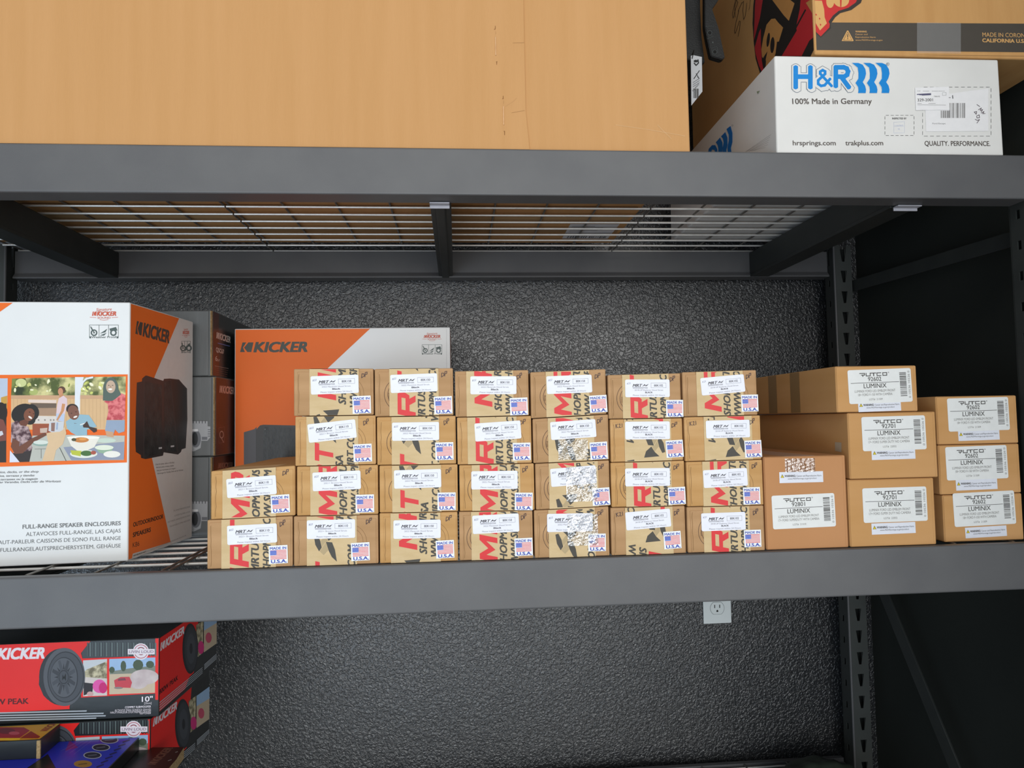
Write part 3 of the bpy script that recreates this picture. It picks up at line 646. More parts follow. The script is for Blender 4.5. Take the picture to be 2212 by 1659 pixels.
t = led_box('flat kraft carton lying topmost over the pair of square cartons, front label 92602', 1.06, .5920, .7250, .0022, .0745, .30, (1830, 800, 1.3, .1040), (1853, 867, 1, .0700), '92602', '18+ FORD F-150 WITH CAMERA', '21309')
for y_ in (1.19, 1.278):
    b = MB(); FL = Face((.5918, 0, 0), (0, -1, 0)); S = Sheet(FL, b, .0003); S.rect(-y_-.022, .0035, -y_+.012, .0735, ink('#8f7048', .3), 0)
    tag(b.build('brown_tape', t), 'strip of brown packing tape down the side')
for (lb, zz0, zz1, xx0, xx1, lab, wn) in (
    ('flat kraft carton at shelf level on the far right, nearest the rack post', zs0+.0006, -.1322, .7690, .9048-.014, (2057, 1066, 1.3, .1040), (2084, 1140, 1.5, .0700)),
    ('flat kraft carton in the middle of the far right stack', -.1314, -.0528, .7655, .9045-.014, (2041, 966, .8, .1040), (2064, 1037, .8, .0700)),
    ('flat kraft carton topmost on the far right stack', -.0520, .0250, .7655, .9045-.014, (2045, 861, .6, .1040), (2069, 930, .8, .0700))):
    led_box(lb, 1.075, xx0, xx1+.0125, zz0, zz1, .30, lab, wn, '92602', '18+ FORD F-150 WITH CAMERA', '21309')

# ------------------------------------------------------------------ speaker cartons on the left of the middle shelf
KT, KZ = .1955, ZL+.0003
# the large white carton: footprint corners (front left, front right, back right, back left)
k1 = [(-.985, 1.112), (-.5085, 1.1454), (-.4912, 1.3646), (-.968, 1.332)]
t = thing('speaker_carton', 'large glossy white speaker carton with a garden party picture and orange side panel', 'cardboard box', (-.74, 1.24, KZ))
b = MB(); b.hexa([(x, y, KZ) for x, y in k1]+[(x, y, KT) for x, y in k1], GLOSSW, .0022, 3); b.build('carton', t)
d = Vector((k1[1][0]-k1[0][0], k1[1][1]-k1[0][1], 0)).normalized(); FK = Face((k1[0][0], k1[0][1], 0), d); FK.P = FK.P+FK.n*.0001
W1 = Vector((k1[1][0]-k1[0][0], k1[1][1]-k1[0][1])).length
b = MB(); ca = crop(0, 640, 2.675); S = Sheet(FK, b, .0002, (.0025, W1-.0022, KZ+.002, KT-.002), cmap=ca)
OR = ORANGE; TXT = ink('#6d6f70', .4)
S.poly([(-300, 30), (85, 30), (-300, 300)], OR, 0)
sound_badge(S, 520, 682, 138, 68, ink('#c8553c', .4))
weather_icon(S, 517, 684, 243, 166, ink('#4c5b5a', .4), None)
for t_, a, bb, yb, hh in (('Great for patios, decks, or the shop', -130, 223, 1018, 12), ('Ideal para patios, terrazas y tiendas', -130, 199, 1040, 12), ('Ideal pour les terrasses ou le magasin', -130, 218, 1060, 12), ('Hervorragend fur Verandas, Decks oder die Werkstatt', -140, 353, 1074, 12)):
    S.ptext(t_, (a, yb+ (bb-a)*.018), (bb, yb), (a, yb-hh+(bb-a)*.018), TXT, shear=.2, bold=.012)
for t_, a, yb, hh, bo in (('FULL-RANGE SPEAKER ENCLOSURES', 131, 1322, 23, .02), ('ALTAVOCES FULL-RANGE, LAS CAJAS', 150, 1365, 22, 0), ('HAUT-PARLEUR CAISSONS DE SONO FULL RANGE', -30, 1407, 22, 0), ('FULLRANGELAUTSPRECHERSYSTEM, GEHÄUSE', 2, 1451, 22, 0)):
    S.ptext(t_, (a, yb+(698-a)*.038), (698, yb), (a, yb-hh+(698-a)*.038), TXT, bold=bo)
b.build('front_print', t)
# party picture
b = MB(); u_l, _ = FK.uv(-260, 900); pc = crop(0, 810, 7.628)
S = Sheet(FK, b, .0004, (.0025, W1-.0022, KZ, KT), cmap=pc)
def Q(mat, *p, k=1): S.poly(list(p), mat, k)
def Ee(mat, x, y, rx, ry, k=1, rot=0, n=20): S.ell(x, y, rx, ry, mat, k, n, rot)
I = lambda h: ink(h, .38)
Q(OR, (-2600, 10), (2215, -10), (2130, 1440), (-2600, 1600), k=0)
S.clip = None
Q(I('#b8c4d8'), (-560, 60), (130, 55), (125, 460), (-560, 500), k=2); Q(I('#c59a45'), (20, 370), (125, 340), (120, 560), (20, 560), k=3)
Q(I('#2c2522'), (-560, 500), (110, 470), (105, 1440), (-560, 1450), k=3)
Ee(I('#231713'), 20, 620, 105, 170, 4); Q(I('#7a4338'), (-60, 700), (60, 740), (112, 870), (105, 1080), (-60, 1100), k=5); Q(I('#c9ccd6'), (0, 930), (40, 920), (62, 980), (0, 1010), k=6)
# sky, hedge and fence
Q(FOLI2, (200, 60), (900, 45), (900, 345), (185, 340), k=2); Q(FOLI, (420, 50), (2075, 25), (2070, 350), (500, 345), k=3)
Ee(I('#c9cf90'), 350, 130, 90, 70, 4); Ee(I('#aab46a'), 560, 280, 70, 50, 4)
for i in range(16):
    rn = random.Random(i); Ee(I(rn.choice(('#dfe0a8', '#f0eec8', '#8f9a48', '#5f6b30', '#c8c878'))), 240+rn.random()*950, 80+rn.random()*230, 14+rn.random()*34, 12+rn.random()*26, 4, rn.random()*3, 8)
for i in range(16):
    rn = random.Random(i+50); Ee(I(rn.choice(('#e6e6b4', '#f4f0d0', '#9aa14e', '#c9cf6e', '#d8d888'))), 1350+rn.random()*360, 90+rn.random()*220, 14+rn.random()*30, 12+rn.random()*26, 4, rn.random()*3, 8)
Q(I('#d6b183'), (185, 385), (2065, 385), (2060, 900), (185, 900), k=5); Q(I('#c8a07c'), (185, 335), (2068, 335), (2068, 395), (185, 395), k=6)
for x in range(230, 2060, 62): S.line([(x, 398), (x, 880)], 5, I('#c09a70'), 6)
# white post and arch
Q(I('#dfe4ea'), (1240, 35), (1385, 35), (1345, 180), (1325, 340), (1320, 640), (1235, 640), k=7)
S.line([(1345, 200), (1370, 120), (1430, 60), (1530, 40)], 30, I('#dfe4ea'), 7)
# grill
Q(I('#e3cfc3'), (470, 405), (935, 412), (930, 465), (470, 455), k=7); Q(I('#6b5a4c'), (500, 462), (935, 468), (930, 545), (600, 545), k=7); Q(I('#a8886e'), (600, 545), (935, 548), (930, 670), (600, 670), k=7)
Q(I('#d8d0c8'), (560, 672), (950, 680), (950, 800), (540, 800), k=7); Q(I('#9b4e31'), (540, 805), (830, 805), (830, 1010), (540, 1010), k=7)
for x in (640, 745, 840, 890): Ee(I('#8a8682'), x, 742, 14, 14, 8)
# man at the grill
Q(I('#dcc6cc'), (975, 385), (1050, 340), (1110, 390), (1115, 500), (1075, 640), (930, 640), (950, 480), k=9); Q(I('#b9c6de'), (930, 635), (1075, 640), (1060, 770), (930, 750), k=9)
Q(I('#c98f62'), (1028, 470), (1080, 480), (1060, 590), (960, 750), (930, 745), (1010, 590), k=10); Ee(I('#5a3d2c'), 1020, 245, 62, 58, 9); Ee(I('#c98f6a'), 1002, 275, 42, 60, 10); Q(I('#c28a60'), (975, 320), (1045, 310), (1050, 350), (990, 380), k=9)
# woman with the round hair
Ee(I('#1d1916'), 395, 640, 205, 165, 9, -.25, 26); Ee(I('#1d1916'), 520, 620, 130, 140, 9); Ee(I('#1d1916'), 500, 740, 90, 80, 9)
Q(I('#6b3c2a'), (330, 760), (450, 720), (480, 780), (420, 860), (320, 820), k=10); Ee(I('#7d4a33'), 487, 655, 88, 108, 11, .35); Ee(I('#f2ebe4'), 505, 700, 36, 16, 13, .6); Ee(I('#2a1712'), 495, 612, 14, 7, 13, .3); Ee(I('#2a1712'), 560, 640, 12, 6, 13, .3)
Q(FLORAL, (195, 790), (300, 750), (345, 830), (470, 850), (540, 1050), (470, 1150), (330, 1180), (185, 1110), k=12); Q(FLORAL, (330, 1090), (480, 1090), (540, 1190), (490, 1430), (320, 1430), (215, 1300), k=11)
Q(I('#6f412d'), (215, 1040), (330, 1100), (320, 1180), (540, 1040), (740, 950), (780, 990), (560, 1110), (380, 1290), (250, 1300), (185, 1180), k=13)
Q(I('#2f2624'), (215, 1290), (430, 1260), (530, 1240), (490, 1430), (330, 1435), k=12); Q(I('#d9deee'), (172, 1240), (330, 1435), (165, 1440), k=13)
# table and near hand with glass
Q(I('#b9bbb2'), (540, 1000), (1150, 985), (2060, 1000), (2045, 1400), (1180, 1410), (490, 1430), k=10); Q(I('#8b93a8'), (1050, 1190), (2050, 1100), (2045, 1395), (1180, 1405), k=11)
S.line([(990, 1200), (1095, 1415)], 12, I('#55544e'), 12); S.line([(685, 1225), (685, 1370)], 9, I('#6a6963'), 12); S.line([(580, 1220), (780, 1215)], 7, I('#6a6963'), 12)
Ee(I('#8fa99f'), 690, 1125, 150, 48, 12); Ee(I('#d4dcd4'), 680, 1110, 125, 34, 13)
Q(I('#d9bb94'), (770, 960), (900, 930), (1080, 860), (1100, 960), (1040, 1140), (930, 1240), (890, 1415), (700, 1420), (760, 1230), (800, 1110), k=14)
Q(I('#c9cdd4'), (820, 775), (1065, 765), (1050, 900), (990, 935), (860, 945), (805, 920), k=15); Q(I('#8e6b60'), (850, 790), (915, 785), (905, 930), (850, 925), k=16); Q(I('#96a8c4'), (940, 785), (965, 785), (955, 900), (930, 900), k=16)
Q(I('#c8b0a2'), (665, 880), (790, 870), (780, 950), (670, 955), k=14)
# man in the pale blue shirt
Q(I('#8fb4c4'), (1090, 770), (1200, 690), (1330, 650), (1470, 660), (1600, 850), (1440, 900), (1440, 990), (1280, 1000), (1180, 950), (1110, 880), k=11)
Ee(I('#2a1d18'), 1195, 560, 100, 85, 11); Ee(I('#7b5040'), 1215, 620, 92, 122, 12, -.25); Q(I('#5f3a2c'), (1200, 710), (1310, 690), (1310, 800), (1230, 800), k=11); Ee(I('#f0e8e2'), 1248, 690, 34, 15, 13, -.35); Ee(I('#2a1712'), 1185, 632, 13, 6, 13); Ee(I('#2a1712'), 1258, 608, 13, 6, 13)
Q(I('#3f281f'), (1370, 830), (1440, 760), (1480, 850), (1600, 880), (1600, 930), (1550, 950), (1460, 870), (1380, 865), k=14); S.line([(1330, 820), (1430, 788)], 14, I('#eceae6'), 14)
# woman standing at the right
Q(I('#8fa0b8'), (1760, 745), (2060, 745), (2055, 930), (1960, 960), (1900, 900), (1870, 990), (1735, 920), k=10); Q(I('#c79b78'), (1740, 920), (1870, 940), (1880, 1030), (1760, 1010), k=10)
Q(CLOTH_RED, (1720, 440), (1800, 370), (2000, 300), (2072, 330), (2060, 740), (1760, 740), (1790, 600), (1780, 480), k=11)
Ee(I('#4f6058'), 1830, 235, 128, 195, 12); Q(I('#4f6058'), (1705, 230), (1960, 240), (2000, 320), (1900, 400), (1815, 360), (1810, 430), (1700, 420), k=12)
Ee(I('#c2a892'), 1830, 195, 78, 105, 13); Ee(I('#f4efe8'), 1822, 236, 34, 14, 14); Ee(I('#3a2f28'), 1798, 172, 12, 6, 14); Ee(I('#3a2f28'), 1862, 172, 12, 6, 14); Q(I('#a88a72'), (1812, 205), (1832, 165), (1842, 210), k=14)
# food
Q(I('#e8e4d8'), (1110, 1020), (1650, 1020), (1560, 1190), (1430, 1245), (1270, 1240), (1180, 1170), k=13); Ee(I('#f3f1e8'), 1380, 1030, 270, 28, 14); Ee(I('#c87f3a'), 1345, 1070, 125, 44, 15); Ee(I('#e39a4a'), 1370, 1055, 60, 22, 16); Ee(I('#4a4a2e'), 1225, 1065, 40, 26, 16)
Ee(I('#c4d4c6'), 1750, 1078, 165, 38, 12); Q(I('#8fae94'), (1560, 1180), (1885, 1180), (1840, 1260), (1730, 1300), (1640, 1280), k=14); Ee(I('#dfe6d4'), 1722, 1195, 155, 42, 15); Ee(I('#e9e7df'), 1850, 1305, 140, 55, 16)
Ee(I('#e3e6da'), 1385, 1300, 225, 68, 14); Q(I('#b9c03c'), (1165, 1240), (1350, 1250), (1335, 1340), (1190, 1310), k=15); Ee(I('#3f6a30'), 1430, 1290, 95, 45, 16); Ee(I('#a8503c'), 1545, 1280, 45, 32, 17)
b.build('picture', t)
# right side panel
dn = Vector((k1[2][0]-k1[1][0], k1[2][1]-k1[1][1], 0)).normalized(); FS = Face((k1[1][0], k1[1][1], 0), dn); FS.P = FS.P+FS.n*.0001
WS = .2199

b = MB(); pxm = lambda x, y: (x, y)
S = Sheet(FS, b, .0002, (.0022, WS-.0022, KZ+.002, KT-.002), cmap=pxm)
S.poly([(270, 640), (430, 640), (430, 1260), (270, 1260)], ORANGE, 0)
WP = ink('#d9d5d3', .35)
S.poly([(390, 680), (440, 690), (440, 1190), (371, 1183), (328, 990), (324, 900), (333.5, 814)], WP, 1)
kicker_word(S, (292, 721), (364.5, 741), (295, 693), ink('#3f4340', .4))
S.clip = None
sound_badge(S, 393, 409.5, 729, 709, ink('#c8553c', .4)); weather_icon(S, 392, 411, 763, 737, ink('#4c5b5a', .4), None)
S.clip = (.0022, WS-.0022, KZ+.002, KT-.002)
c2 = crop(280, 660, 6.914); c3 = crop(280, 960, 6.146); DK = ink('#2c2b2c', .35); DM = ink('#3a3536', .35)
S.poly([c2(105, 1150), c2(180, 1135), c2(185, 1090), c2(230, 1050), c2(250, 1045), c2(500, 1125), c2(510, 1095), c2(600, 1090), c2(735, 1105), c2(790, 1170), c2(855, 1240), c2(860, 1700),
        c3(742, 50), c3(690, 65), c3(680, 100), c3(640, 135), c3(450, 105), c3(440, 150), c3(210, 195), c3(150, 180), c3(145, 140), c3(80, 100), c3(75, 0), c2(88, 1659)], DM, 2)
S.poly([c2(218, 1130), c2(480, 1190), c3(425, 120), c3(190, 175)], TRACK, 3); S.poly([c2(512, 1130), c2(612, 1125), c3(620, 100), c3(460, 85)], TRACK, 3); S.poly([c2(615, 1110), c2(730, 1125), c2(840, 1250), c3(735, 30), c3(640, 100)], DK, 3)
S.line([c2(215, 1110), c3(185, 180)], .8, ink('#5a5252', .4), 4); S.line([c2(610, 1100), c3(640, 110)], .8, ink('#4c4848', .4), 4)
for q in ((382, 62, 425, 35), (542, 38, 588, 12)): S.poly([c3(q[0], q[1]), c3(q[2], q[1]-6), c3(q[2], q[3]), c3(q[0], q[3]+4)], ink('#c8c8cc', .4), 5)
TX = ink('#3f3a38', .5); TG = ink('#8b8482', .5)
for t_, x0, x1, y0, y1, hh in (('Great for patios, decks, or the shop', 340, 590, 278, 248, 24), ('Ideal para patios, terrazas y tiendas', 350, 583, 316, 290, 22), ('Ideal pour les terrasses ou le magasin', 358, 606, 358, 326, 22), ('Hervorragend fur Verandas, Decks oder die Werkstatt', 366, 708, 398, 348, 22)):
    S.ptext(t_, c3(x0, y0), c3(x1, y1), c3(x0, y0-hh), TX, shear=.15)
for t_, x0, x1, y0, y1, hh in (('FULL-RANGE SPEAKER ENCLOSURES', 582, 800, 892, 836, 22), ('ALTAVOCES FULL-RANGE, LAS CAJAS', 592, 800, 958, 900, 20), ('HAUT-PARLEUR CAISSONS DE SONO FULL RANGE', 505, 800, 1042, 950, 20), ('FULLRANGELAUTSPRECHERSYSTEM', 530, 800, 1100, 1012, 20)):
    S.ptext(t_, c3(x0, y0), c3(x1, y1), c3(x0, y0-hh), TG)
for t_, x0, x1, y0, y1, hh in (('OUTDOOR/INDOOR', 46, 443, 1095, 980, 56), ('SPEAKERS', 42, 278, 1232, 1158, 58), ('KB6', 38, 126, 1368, 1345, 62)):
    S.ptext(t_, c3(x0, y0), c3(x1, y1), c3(x0, y0-hh), ink('#43332a', .4), bold=.03 if t_ != 'KB6' else 0)
S.poly([c3(28, 1512), c3(40, 1450), c3(560, 1290), c3(560, 1335)], ink('#cfc9c4', .4), 2)
S.ptext('WEATHER PROOF PARTY', c3(44, 1490), c3(218, 1432), c3(44, 1470), TX, bold=.02, k=3); S.ptext('FULL-RANGE SPEAKER ENCLOSURES, OUTDOOR AND INDOOR USE', c3(228, 1428), c3(745, 1215), c3(228, 1412), TG, k=3)
b.build('side_print', t)
b = MB(); b.box(-.9, -.53, 1.16, 1.33, KT+.0002, KT+.0012, RAW, .0003); tag(b.build('top_flap', t), 'raw cardboard flap edge')

# second speaker carton behind the small boxes
x0, x1, y0 = -.4475, -.0110, 1.470; kt2 = .1955
t = thing('speaker_carton', 'orange and white speaker carton standing behind the small kraft boxes', 'cardboard box', ((x0+x1)/2, 1.57, KZ))
b = MB(); b.box(x0, x1, y0+.0002, 1.659, KZ, kt2, GLOSSW, .002, 3); b.build('carton', t)
b = MB(); FF = FY(y0); S = Sheet(FF, b, .0002, (x0+.002, x1-.002, KZ+.002, kt2-.002), cmap=crop(440, 690, 3.016))
S.poly([(150, 20), (1135, 20), (1080, 64), (815, 312), (700, 440), (620, 700), (760, 1700), (150, 1700)], ORANGE, 0)
kicker_word(S, (237, 213), (672, 210), (237, 150), ink('#41433c', .4))
S.text('.', *S.tr((671, 213)), .003, None, TX) if False else None
sound_badge(S, 1425, 1550, 140, 86, ink('#c8553c', .4)); weather_icon(S, 1423, 1552, 229, 165, ink('#4c5b5a', .4), None)
S.line([(1583, 60), (1583, 400)], 1.5, ink('#b9bbbd', .4), 1)
S.poly([(262, 735), (330, 715), (345, 700), (352, 945), (262, 945)], ink('#47464b', .35), 2); S.poly([(340, 720), (368, 690), (390, 686), (1000, 700), (1020, 1400), (340, 1400)], DK, 3)
S.poly([(388, 700), (900, 712), (900, 1300), (384, 1300)], TRACK, 4)
for i in range(9): S.line([(420+i*24, 705), (420+i*24, 1100)], 3, ink('#4a4c4a', .5), 5)
S.ell(400, 716, 4, 4, ink('#777777'), 6, 8)
b.build('front_print', t)
b = MB(); FR = Face((x1, 0, 0), (0, 1, 0)); S = Sheet(FR, b, .0002); S.rect(y0+.002, KZ+.002, 1.657, kt2-.002, ink('#c88a78', .4), 0); b.build('side_print', t)

# three dark car speaker cartons stacked between them
BROWN = noisy('glossy_brown_print', '#1a1312', '#6a3a2c', 4, .35, .1, 80, stretch=(1, 1, 2.5))
def dark_box(label, x0, x1, y0, z0, z1, brown, words, amp):
    t = thing('car_speaker_box', label, 'cardboard box', ((x0+x1)/2, (y0+1.64)/2, z0), 'dark car speaker boxes stacked by the white carton')
    b = MB(); b.box(x0, x1-.0015, y0+.002, 1.640, z0, z1, GREYP, .0015)
    b.box(x0+.002, x1-.010, y0, y0+.003, z0+.001, z1-.001, GREYP, .001); b.build('carton', t)
    b = MB(); b.hexa([(x1-.0042, y0-.004, z0+.001), (x1-.0022, y0-.004, z0+.001), (x1-.0022, y0+.012, z0), (x1-.0042, y0+.012, z0), (x1-.0042, y0-.006, z1-.002), (x1-.0022, y0-.006, z1-.002), (x1-.0022, y0+.012, z1), (x1-.0042, y0+.012, z1)], RAW, .0006)
    tag(b.build('flap_edge', t), 'pale raw edge of the cardboard flap')
    b = MB(); Fr = Face((x1-.0015, 0, 0), (0, 1, 0)); S = Sheet(Fr, b, .0002, (y0+.001, 1.638, z0+.002, z1-.002))
    S.rect(y0, z0, 1.64, z1, BLACKP, 0)
    S.rect(y0, z0, y0+(.034 if words == 3 else .12), z1, BROWN if brown else BLACKP, 1)
    c4 = crop(390, 640, 2.764); S.cmap = lambda x, y: c4(x, y); wh = ink('#cfc4bf', .4)
    if words == 3:
        kicker_word(S, (212, 250), (296, 278), (216, 214), wh); S.line([(222, 280), (292, 298)], 4, ink('#7084c8', .4), 2)
        S.ptext('QSC67', (211, 330), (258, 345), (213, 305), wh, bold=.03); S.ptext('6', (207, 385), (219, 388), (208, 355), wh); S.ptext('3/4"', (220, 388), (234, 391), (220, 374), wh)
        for i in range(6): S.line([(204, 415+i*12), (285-i*2, 432+i*12)], 1.5, ink('#8a6a60' if i else '#c0b0aa', .5), 2)
    elif words == 2:
        kicker_word(S, (231, 575), (318, 584), (233, 533), ink('#c9a79c', .4))
        S.line([(228, 785), (262, 780), (260, 872), (228, 878), (228, 785)], 1, ink('#b08a7c', .4), 2); S.ring(244, 826, 9, 13, ink('#c9a79c', .4), 3, ry=1.8); S.line([(244, 850), (256, 872)], 4, ink('#c9a79c', .4), 3)
    else: kicker_word(S, (222, 1028), (310, 1022), (224, 996), ink('#9c7668', .4))
    b.build('side_print', t)
    if amp:
        c5 = crop(390, 640, 2.764); b = MB(); S = Sheet(FY(y0), b, .0002, (x0+.003, x1-.011, z0+.002, z1-.002), cmap=c5); o = amp; g = ink('#a2a4a8', .35); g2 = ink('#6a6c72', .35); dkk = ink('#2b2d30', .4)
        S.poly([(20, 745+o), (162, 745+o), (162, 775+o), (186, 778+o), (188, 830+o), (160, 862+o), (125, 862+o), (120, 905+o), (80, 925+o), (20, 925+o)], g, 1)
        for i in range(5): S.rect(74+i*18, 742+o, 78+i*18, 758+o, dkk, 2)
        for i in range(4): S.line([(164, 795+i*13+o), (186, 795+i*13+o)], 3, dkk, 2)
        S.ell(92, 850+o, 30, 52, g2, 2); S.ell(86, 850+o, 18, 40, dkk, 3); S.rect(128, 838+o, 160, 856+o, g2, 2); S.rect(70, 792+o, 104, 806+o, ink('#d8d8da'), 3)
        b.build('picture', t)
QX = -.640
dark_box('dark car speaker box with black side, topmost of the three behind the white carton', QX, -.4590, 1.380, .0935, .2195, True, 3, 0)
dark_box('dark car speaker box with reddish brown side, middle of the three', QX, -.4515, 1.375, -.0575, .0925, True, 2, 1)
dark_box('dark car speaker box at the bottom of the three, standing on the wires', QX, -.4570, 1.378, KZ, -.0583, True, 1, 480)

# ------------------------------------------------------------------ top shelf: the huge plain carton
ZT = ZU+.0013
t = thing('huge_carton', 'huge plain brown cardboard carton with two copper staples filling the top shelf', 'cardboard box', (-.33, 1.34, ZT))
bx0, bx1, by0, by1, bz1 = -1.10, .3705, 1.0575, 1.625, 1.02
b = MB(); b.box(bx0, bx1, by0+.0022, by1, ZT, bz1, CARD_BIG, .003, 3); b.build('carton', t)
F = FY(by0)
# outer flap: covers the left part, its edge slanting at the foot
xe = F.uv(1133, 150)[0]; xf = F.uv(1144, 325)[0]; zk = F.uv(1134, 240)[1]
b = MB(); pts = [(bx0+.002, ZT+.001), (xf, ZT+.001), (xe+.0005, zk), (xe, bz1-.002), (bx0+.002, bz1-.002)]
bm_ = bmesh.new(); v0 = [bm_.verts.new((x, by0, z)) for x, z in pts]; v1 = [bm_.verts.new((x, by0+.002, z)) for x, z in pts]
bm_.faces.new(v0); bm_.faces.new(v1[::-1])
for i in range(5): bm_.faces.new((v0[i], v1[i], v1[(i+1) % 5], v0[(i+1) % 5]))
bmesh.ops.recalc_face_normals(bm_, faces=bm_.faces); b.bm(bm_, CARD_BIG); bm_.free()
S = Sheet(F, b, .0002, cmap=lambda x, y: (x, y)); cr = ink('#a87a4c', .8)
S.line([(1108, 93), (1132, 92.5)], .8, cr); S.line([(1105, 244), (1120, 241), (1133, 239)], .9, cr); S.line([(1092, 230), (1108, 220), (1116, 212)], .8, ink('#b88a5a', .8))
b.build('front_flap', t)
b = MB(); S = Sheet(FY(by0+.002), b, .0003, cmap=lambda x, y: (x, y)); S.line([(1330, 270), (1400, 280), (1480, 294)], .7, ink('#dcb88a', .8)); S.line([(1420, 270), (1450, 300)], .7, ink('#dcb88a', .8)); b.build('crease', t)
for (xa, ya, xb, yb, marks) in ((1070, 80, 1072, 120, ((1068, 56, 1070, 64), (1073, 133, 1073, 140))), (1087, 230, 1088.5, 270, ((1086, 207, 1087, 214), (1089, 283, 1090, 292)))):
    a = F.uv(xa, ya); c = F.uv(xb, yb); b = MB()
    b.box(a[0]-.0007, a[0]+.0011, by0-.0012, by0+.0004, c[1], a[1], COPPER, .0004); b.build('staple', t)
    b = MB(); S = Sheet(F, b, .0003, cmap=lambda x, y: (x, y))
    for k, q in enumerate(marks):
        dk = ink('#8a5c32', .8); S.poly([(q[0]-1.6, q[1] if k else q[3]), (q[0]+1.8, q[1] if k else q[3]), (q[2]+.6, q[1]+2 if k else q[3]-2), (q[2]+.5, q[3] if k else q[1]), (q[2]-.6, q[3] if k else q[1]), (q[2]-.8, q[1]+2 if k else q[3]-2)], dk, 1)
    S.line([(xa+1, ya-12), (xa+1, ya-6)], .5, ink('#a87a4c', .8), 1)
    b.build('staple_dent', t)
# the underside: flap seams, shipping label and dark stencil marks seen through the wires
FB = Face((0, 0, ZT), (1, 0, 0), (0, -1, 0))
b = MB(); S = Sheet(FB, b, .0003)
for x0_, x1_, y_ in ((bx0+.01, bx1-.01, 1.3425),): S.rect(x0_, -y_-.0015, x1_, -y_+.0015, ink('#5a3d22', .9), 1)
for y_, cc in ((1.12, '#a9855c'), (1.41, '#b8966a'), (1.50, '#9c7a52')): S.rect(bx0+.01, -y_-.03, bx1-.01, -y_, ink(cc, .9), 0)
b.build('bottom_seam', t)
b = MB(); S = Sheet(FB, b, .0005); S.rect(.246, -1.583, .352, -1.462, ink('#d6d4d6', .6), 0)
for i in range(5): S.rect(.252, -1.480-i*.011, .252+(.05, .07, .04, .062, .03)[i], -1.4775-i*.011, INKG, 1)
S.barcode(.256, -1.578, .300, -1.560, INKD, 1, n=14); S.barcode(.306, -1.578, .345, -1.562, INKD, 1, seed=9, n=12)
b.build('shipping_label', t)

# ------------------------------------------------------------------ white box with blue logo
hx0, hx1, hy0, hy1, hz0, hz1 = .5095, .8895, 1.058, 1.612, ZT, .5720
t = thing('spring_box', 'flat white box with blue logo on the top shelf beside the huge carton', 'cardboard box', (.70, 1.335, ZT))
b = MB(); b.hexa([(hx0, hy0, hz0), (hx1, hy0, hz0), (hx1, hy1, hz0), (hx0, hy1, hz0), (hx0+.002, hy0, hz1-.0015), (hx1-.0005, hy0, hz1+.0005), (hx1, hy1, hz1), (hx0+.002, hy1, hz1)], WHITEBOX, .003, 3); b.build('carton', t)
F = FY(hy0); b = MB(); S = Sheet(F, b, .0003, cmap=crop(1680, 20, 4.158))
BL, BT, WB = ink('#0e86d4', .45), ink('#5a524d', .6), WHITEBOX
out = ink('#7a828c', .5)
# letters H & R: grey outline, white rim, blue body made of rounded strokes
def strokes(w_, mat, k, dx=0, dy=0):
    for p in ([(160, 525), (160, 700)], [(292, 525), (292, 700)], [(160, 607), (292, 607)],
              [(520, 525), (520, 690)], [(520, 523), (590, 523), (618, 533), (630, 560), (622, 590), (596, 607), (530, 607)], [(570, 610), (636, 700)],
              ):
        q = [(x+dx, y+dy) for x, y in p]; S.line(q, w_, mat, k)
        for x, y in q: S.ell(x, y, w_/2, w_/2, mat, k, 16)
    a_ = [(482, 690), (380, 580), (380, 562), (402, 548), (424, 560), (424, 582), (362, 640), (362, 672), (388, 690), (420, 684), (468, 628)]
    wk = w_ if w_ > 60 else w_*.62
    q = [(x+dx, y+dy) for x, y in a_]; S.line(q, wk*.95, mat, k)
    for x, y in q: S.ell(x, y, wk*.47, wk*.47, mat, k, 12)
strokes(77, out, 1, 12, 12); strokes(75, out, 1); strokes(68, WB, 2, 12, 12); strokes(64, WB, 3); strokes(42, BL, 4)
for i, (xa, sh) in enumerate(((660, 0), (762, 0), (870, 0))):
    pts = [(xa, 484), (xa+70, 484)]
    pts = [(xa, 483), (xa+66, 484), (xa+104, 500), (xa+128, 540), (xa+134, 580), (xa+124, 620), (xa+104, 656), (xa+126, 690), (xa+134, 724), (xa+130, 754), (xa+62, 754), (xa+66, 730), (xa+56, 700), (xa+32, 664), (xa+58, 625), (xa+66, 575), (xa+52, 525)]
    S.poly(pts, WB, 4+i); S.poly([(x-(2 if x > xa+60 else -4), y) for x, y in pts], BL, 5+i)
S.ring(986, 495, 12, 14.5, out, 8, n=20); S.text('R', *FY(hy0).uv(1680+980/4.158, 20+502/4.158), .0022, None, out) if False else S.ptext('R', (979, 502), (994, 502), (979, 487), out)
S.ptext('100% Made in Germany', (132, 852), (845, 850), (132, 803), BT, bold=.012)
S.ptext('hrsprings.com', (136, 1222), (520, 1222), (136, 1180), BT, bold=.012); S.ptext('trakplus.com', (608, 1222), (946, 1222), (608, 1180), BT, bold=.012)
S.ptext('QUALITY. PERFORMANCE.', (1320, 1226), (1908, 1228), (1320, 1184), BT, bold=.012)
def dashed(x0, y0, x1, y1, dl, gp, lw=3):
    for (a, c) in (((x0, y0), (x1, y0)), ((x1, y0), (x1, y1)), ((x1, y1), (x0, y1)), ((x0, y1), (x0, y0))):
        L = math.hypot(c[0]-a[0], c[1]-a[1]); n = max(1, round(L/(dl+gp))); st = L/n
        for i in range(n):
            t0 = (i*st+gp/2)/L; t1 = (i*st+gp/2+dl)/L
            S.line([(a[0]+(c[0]-a[0])*t0, a[1]+(c[1]-a[1])*t0), (a[0]+(c[0]-a[0])*t1, a[1]+(c[1]-a[1])*t1)], lw, INKD, 1)
dashed(962, 953, 1224, 1134, 26, 18); dashed(1300, 700, 1914, 1140, 32, 22)
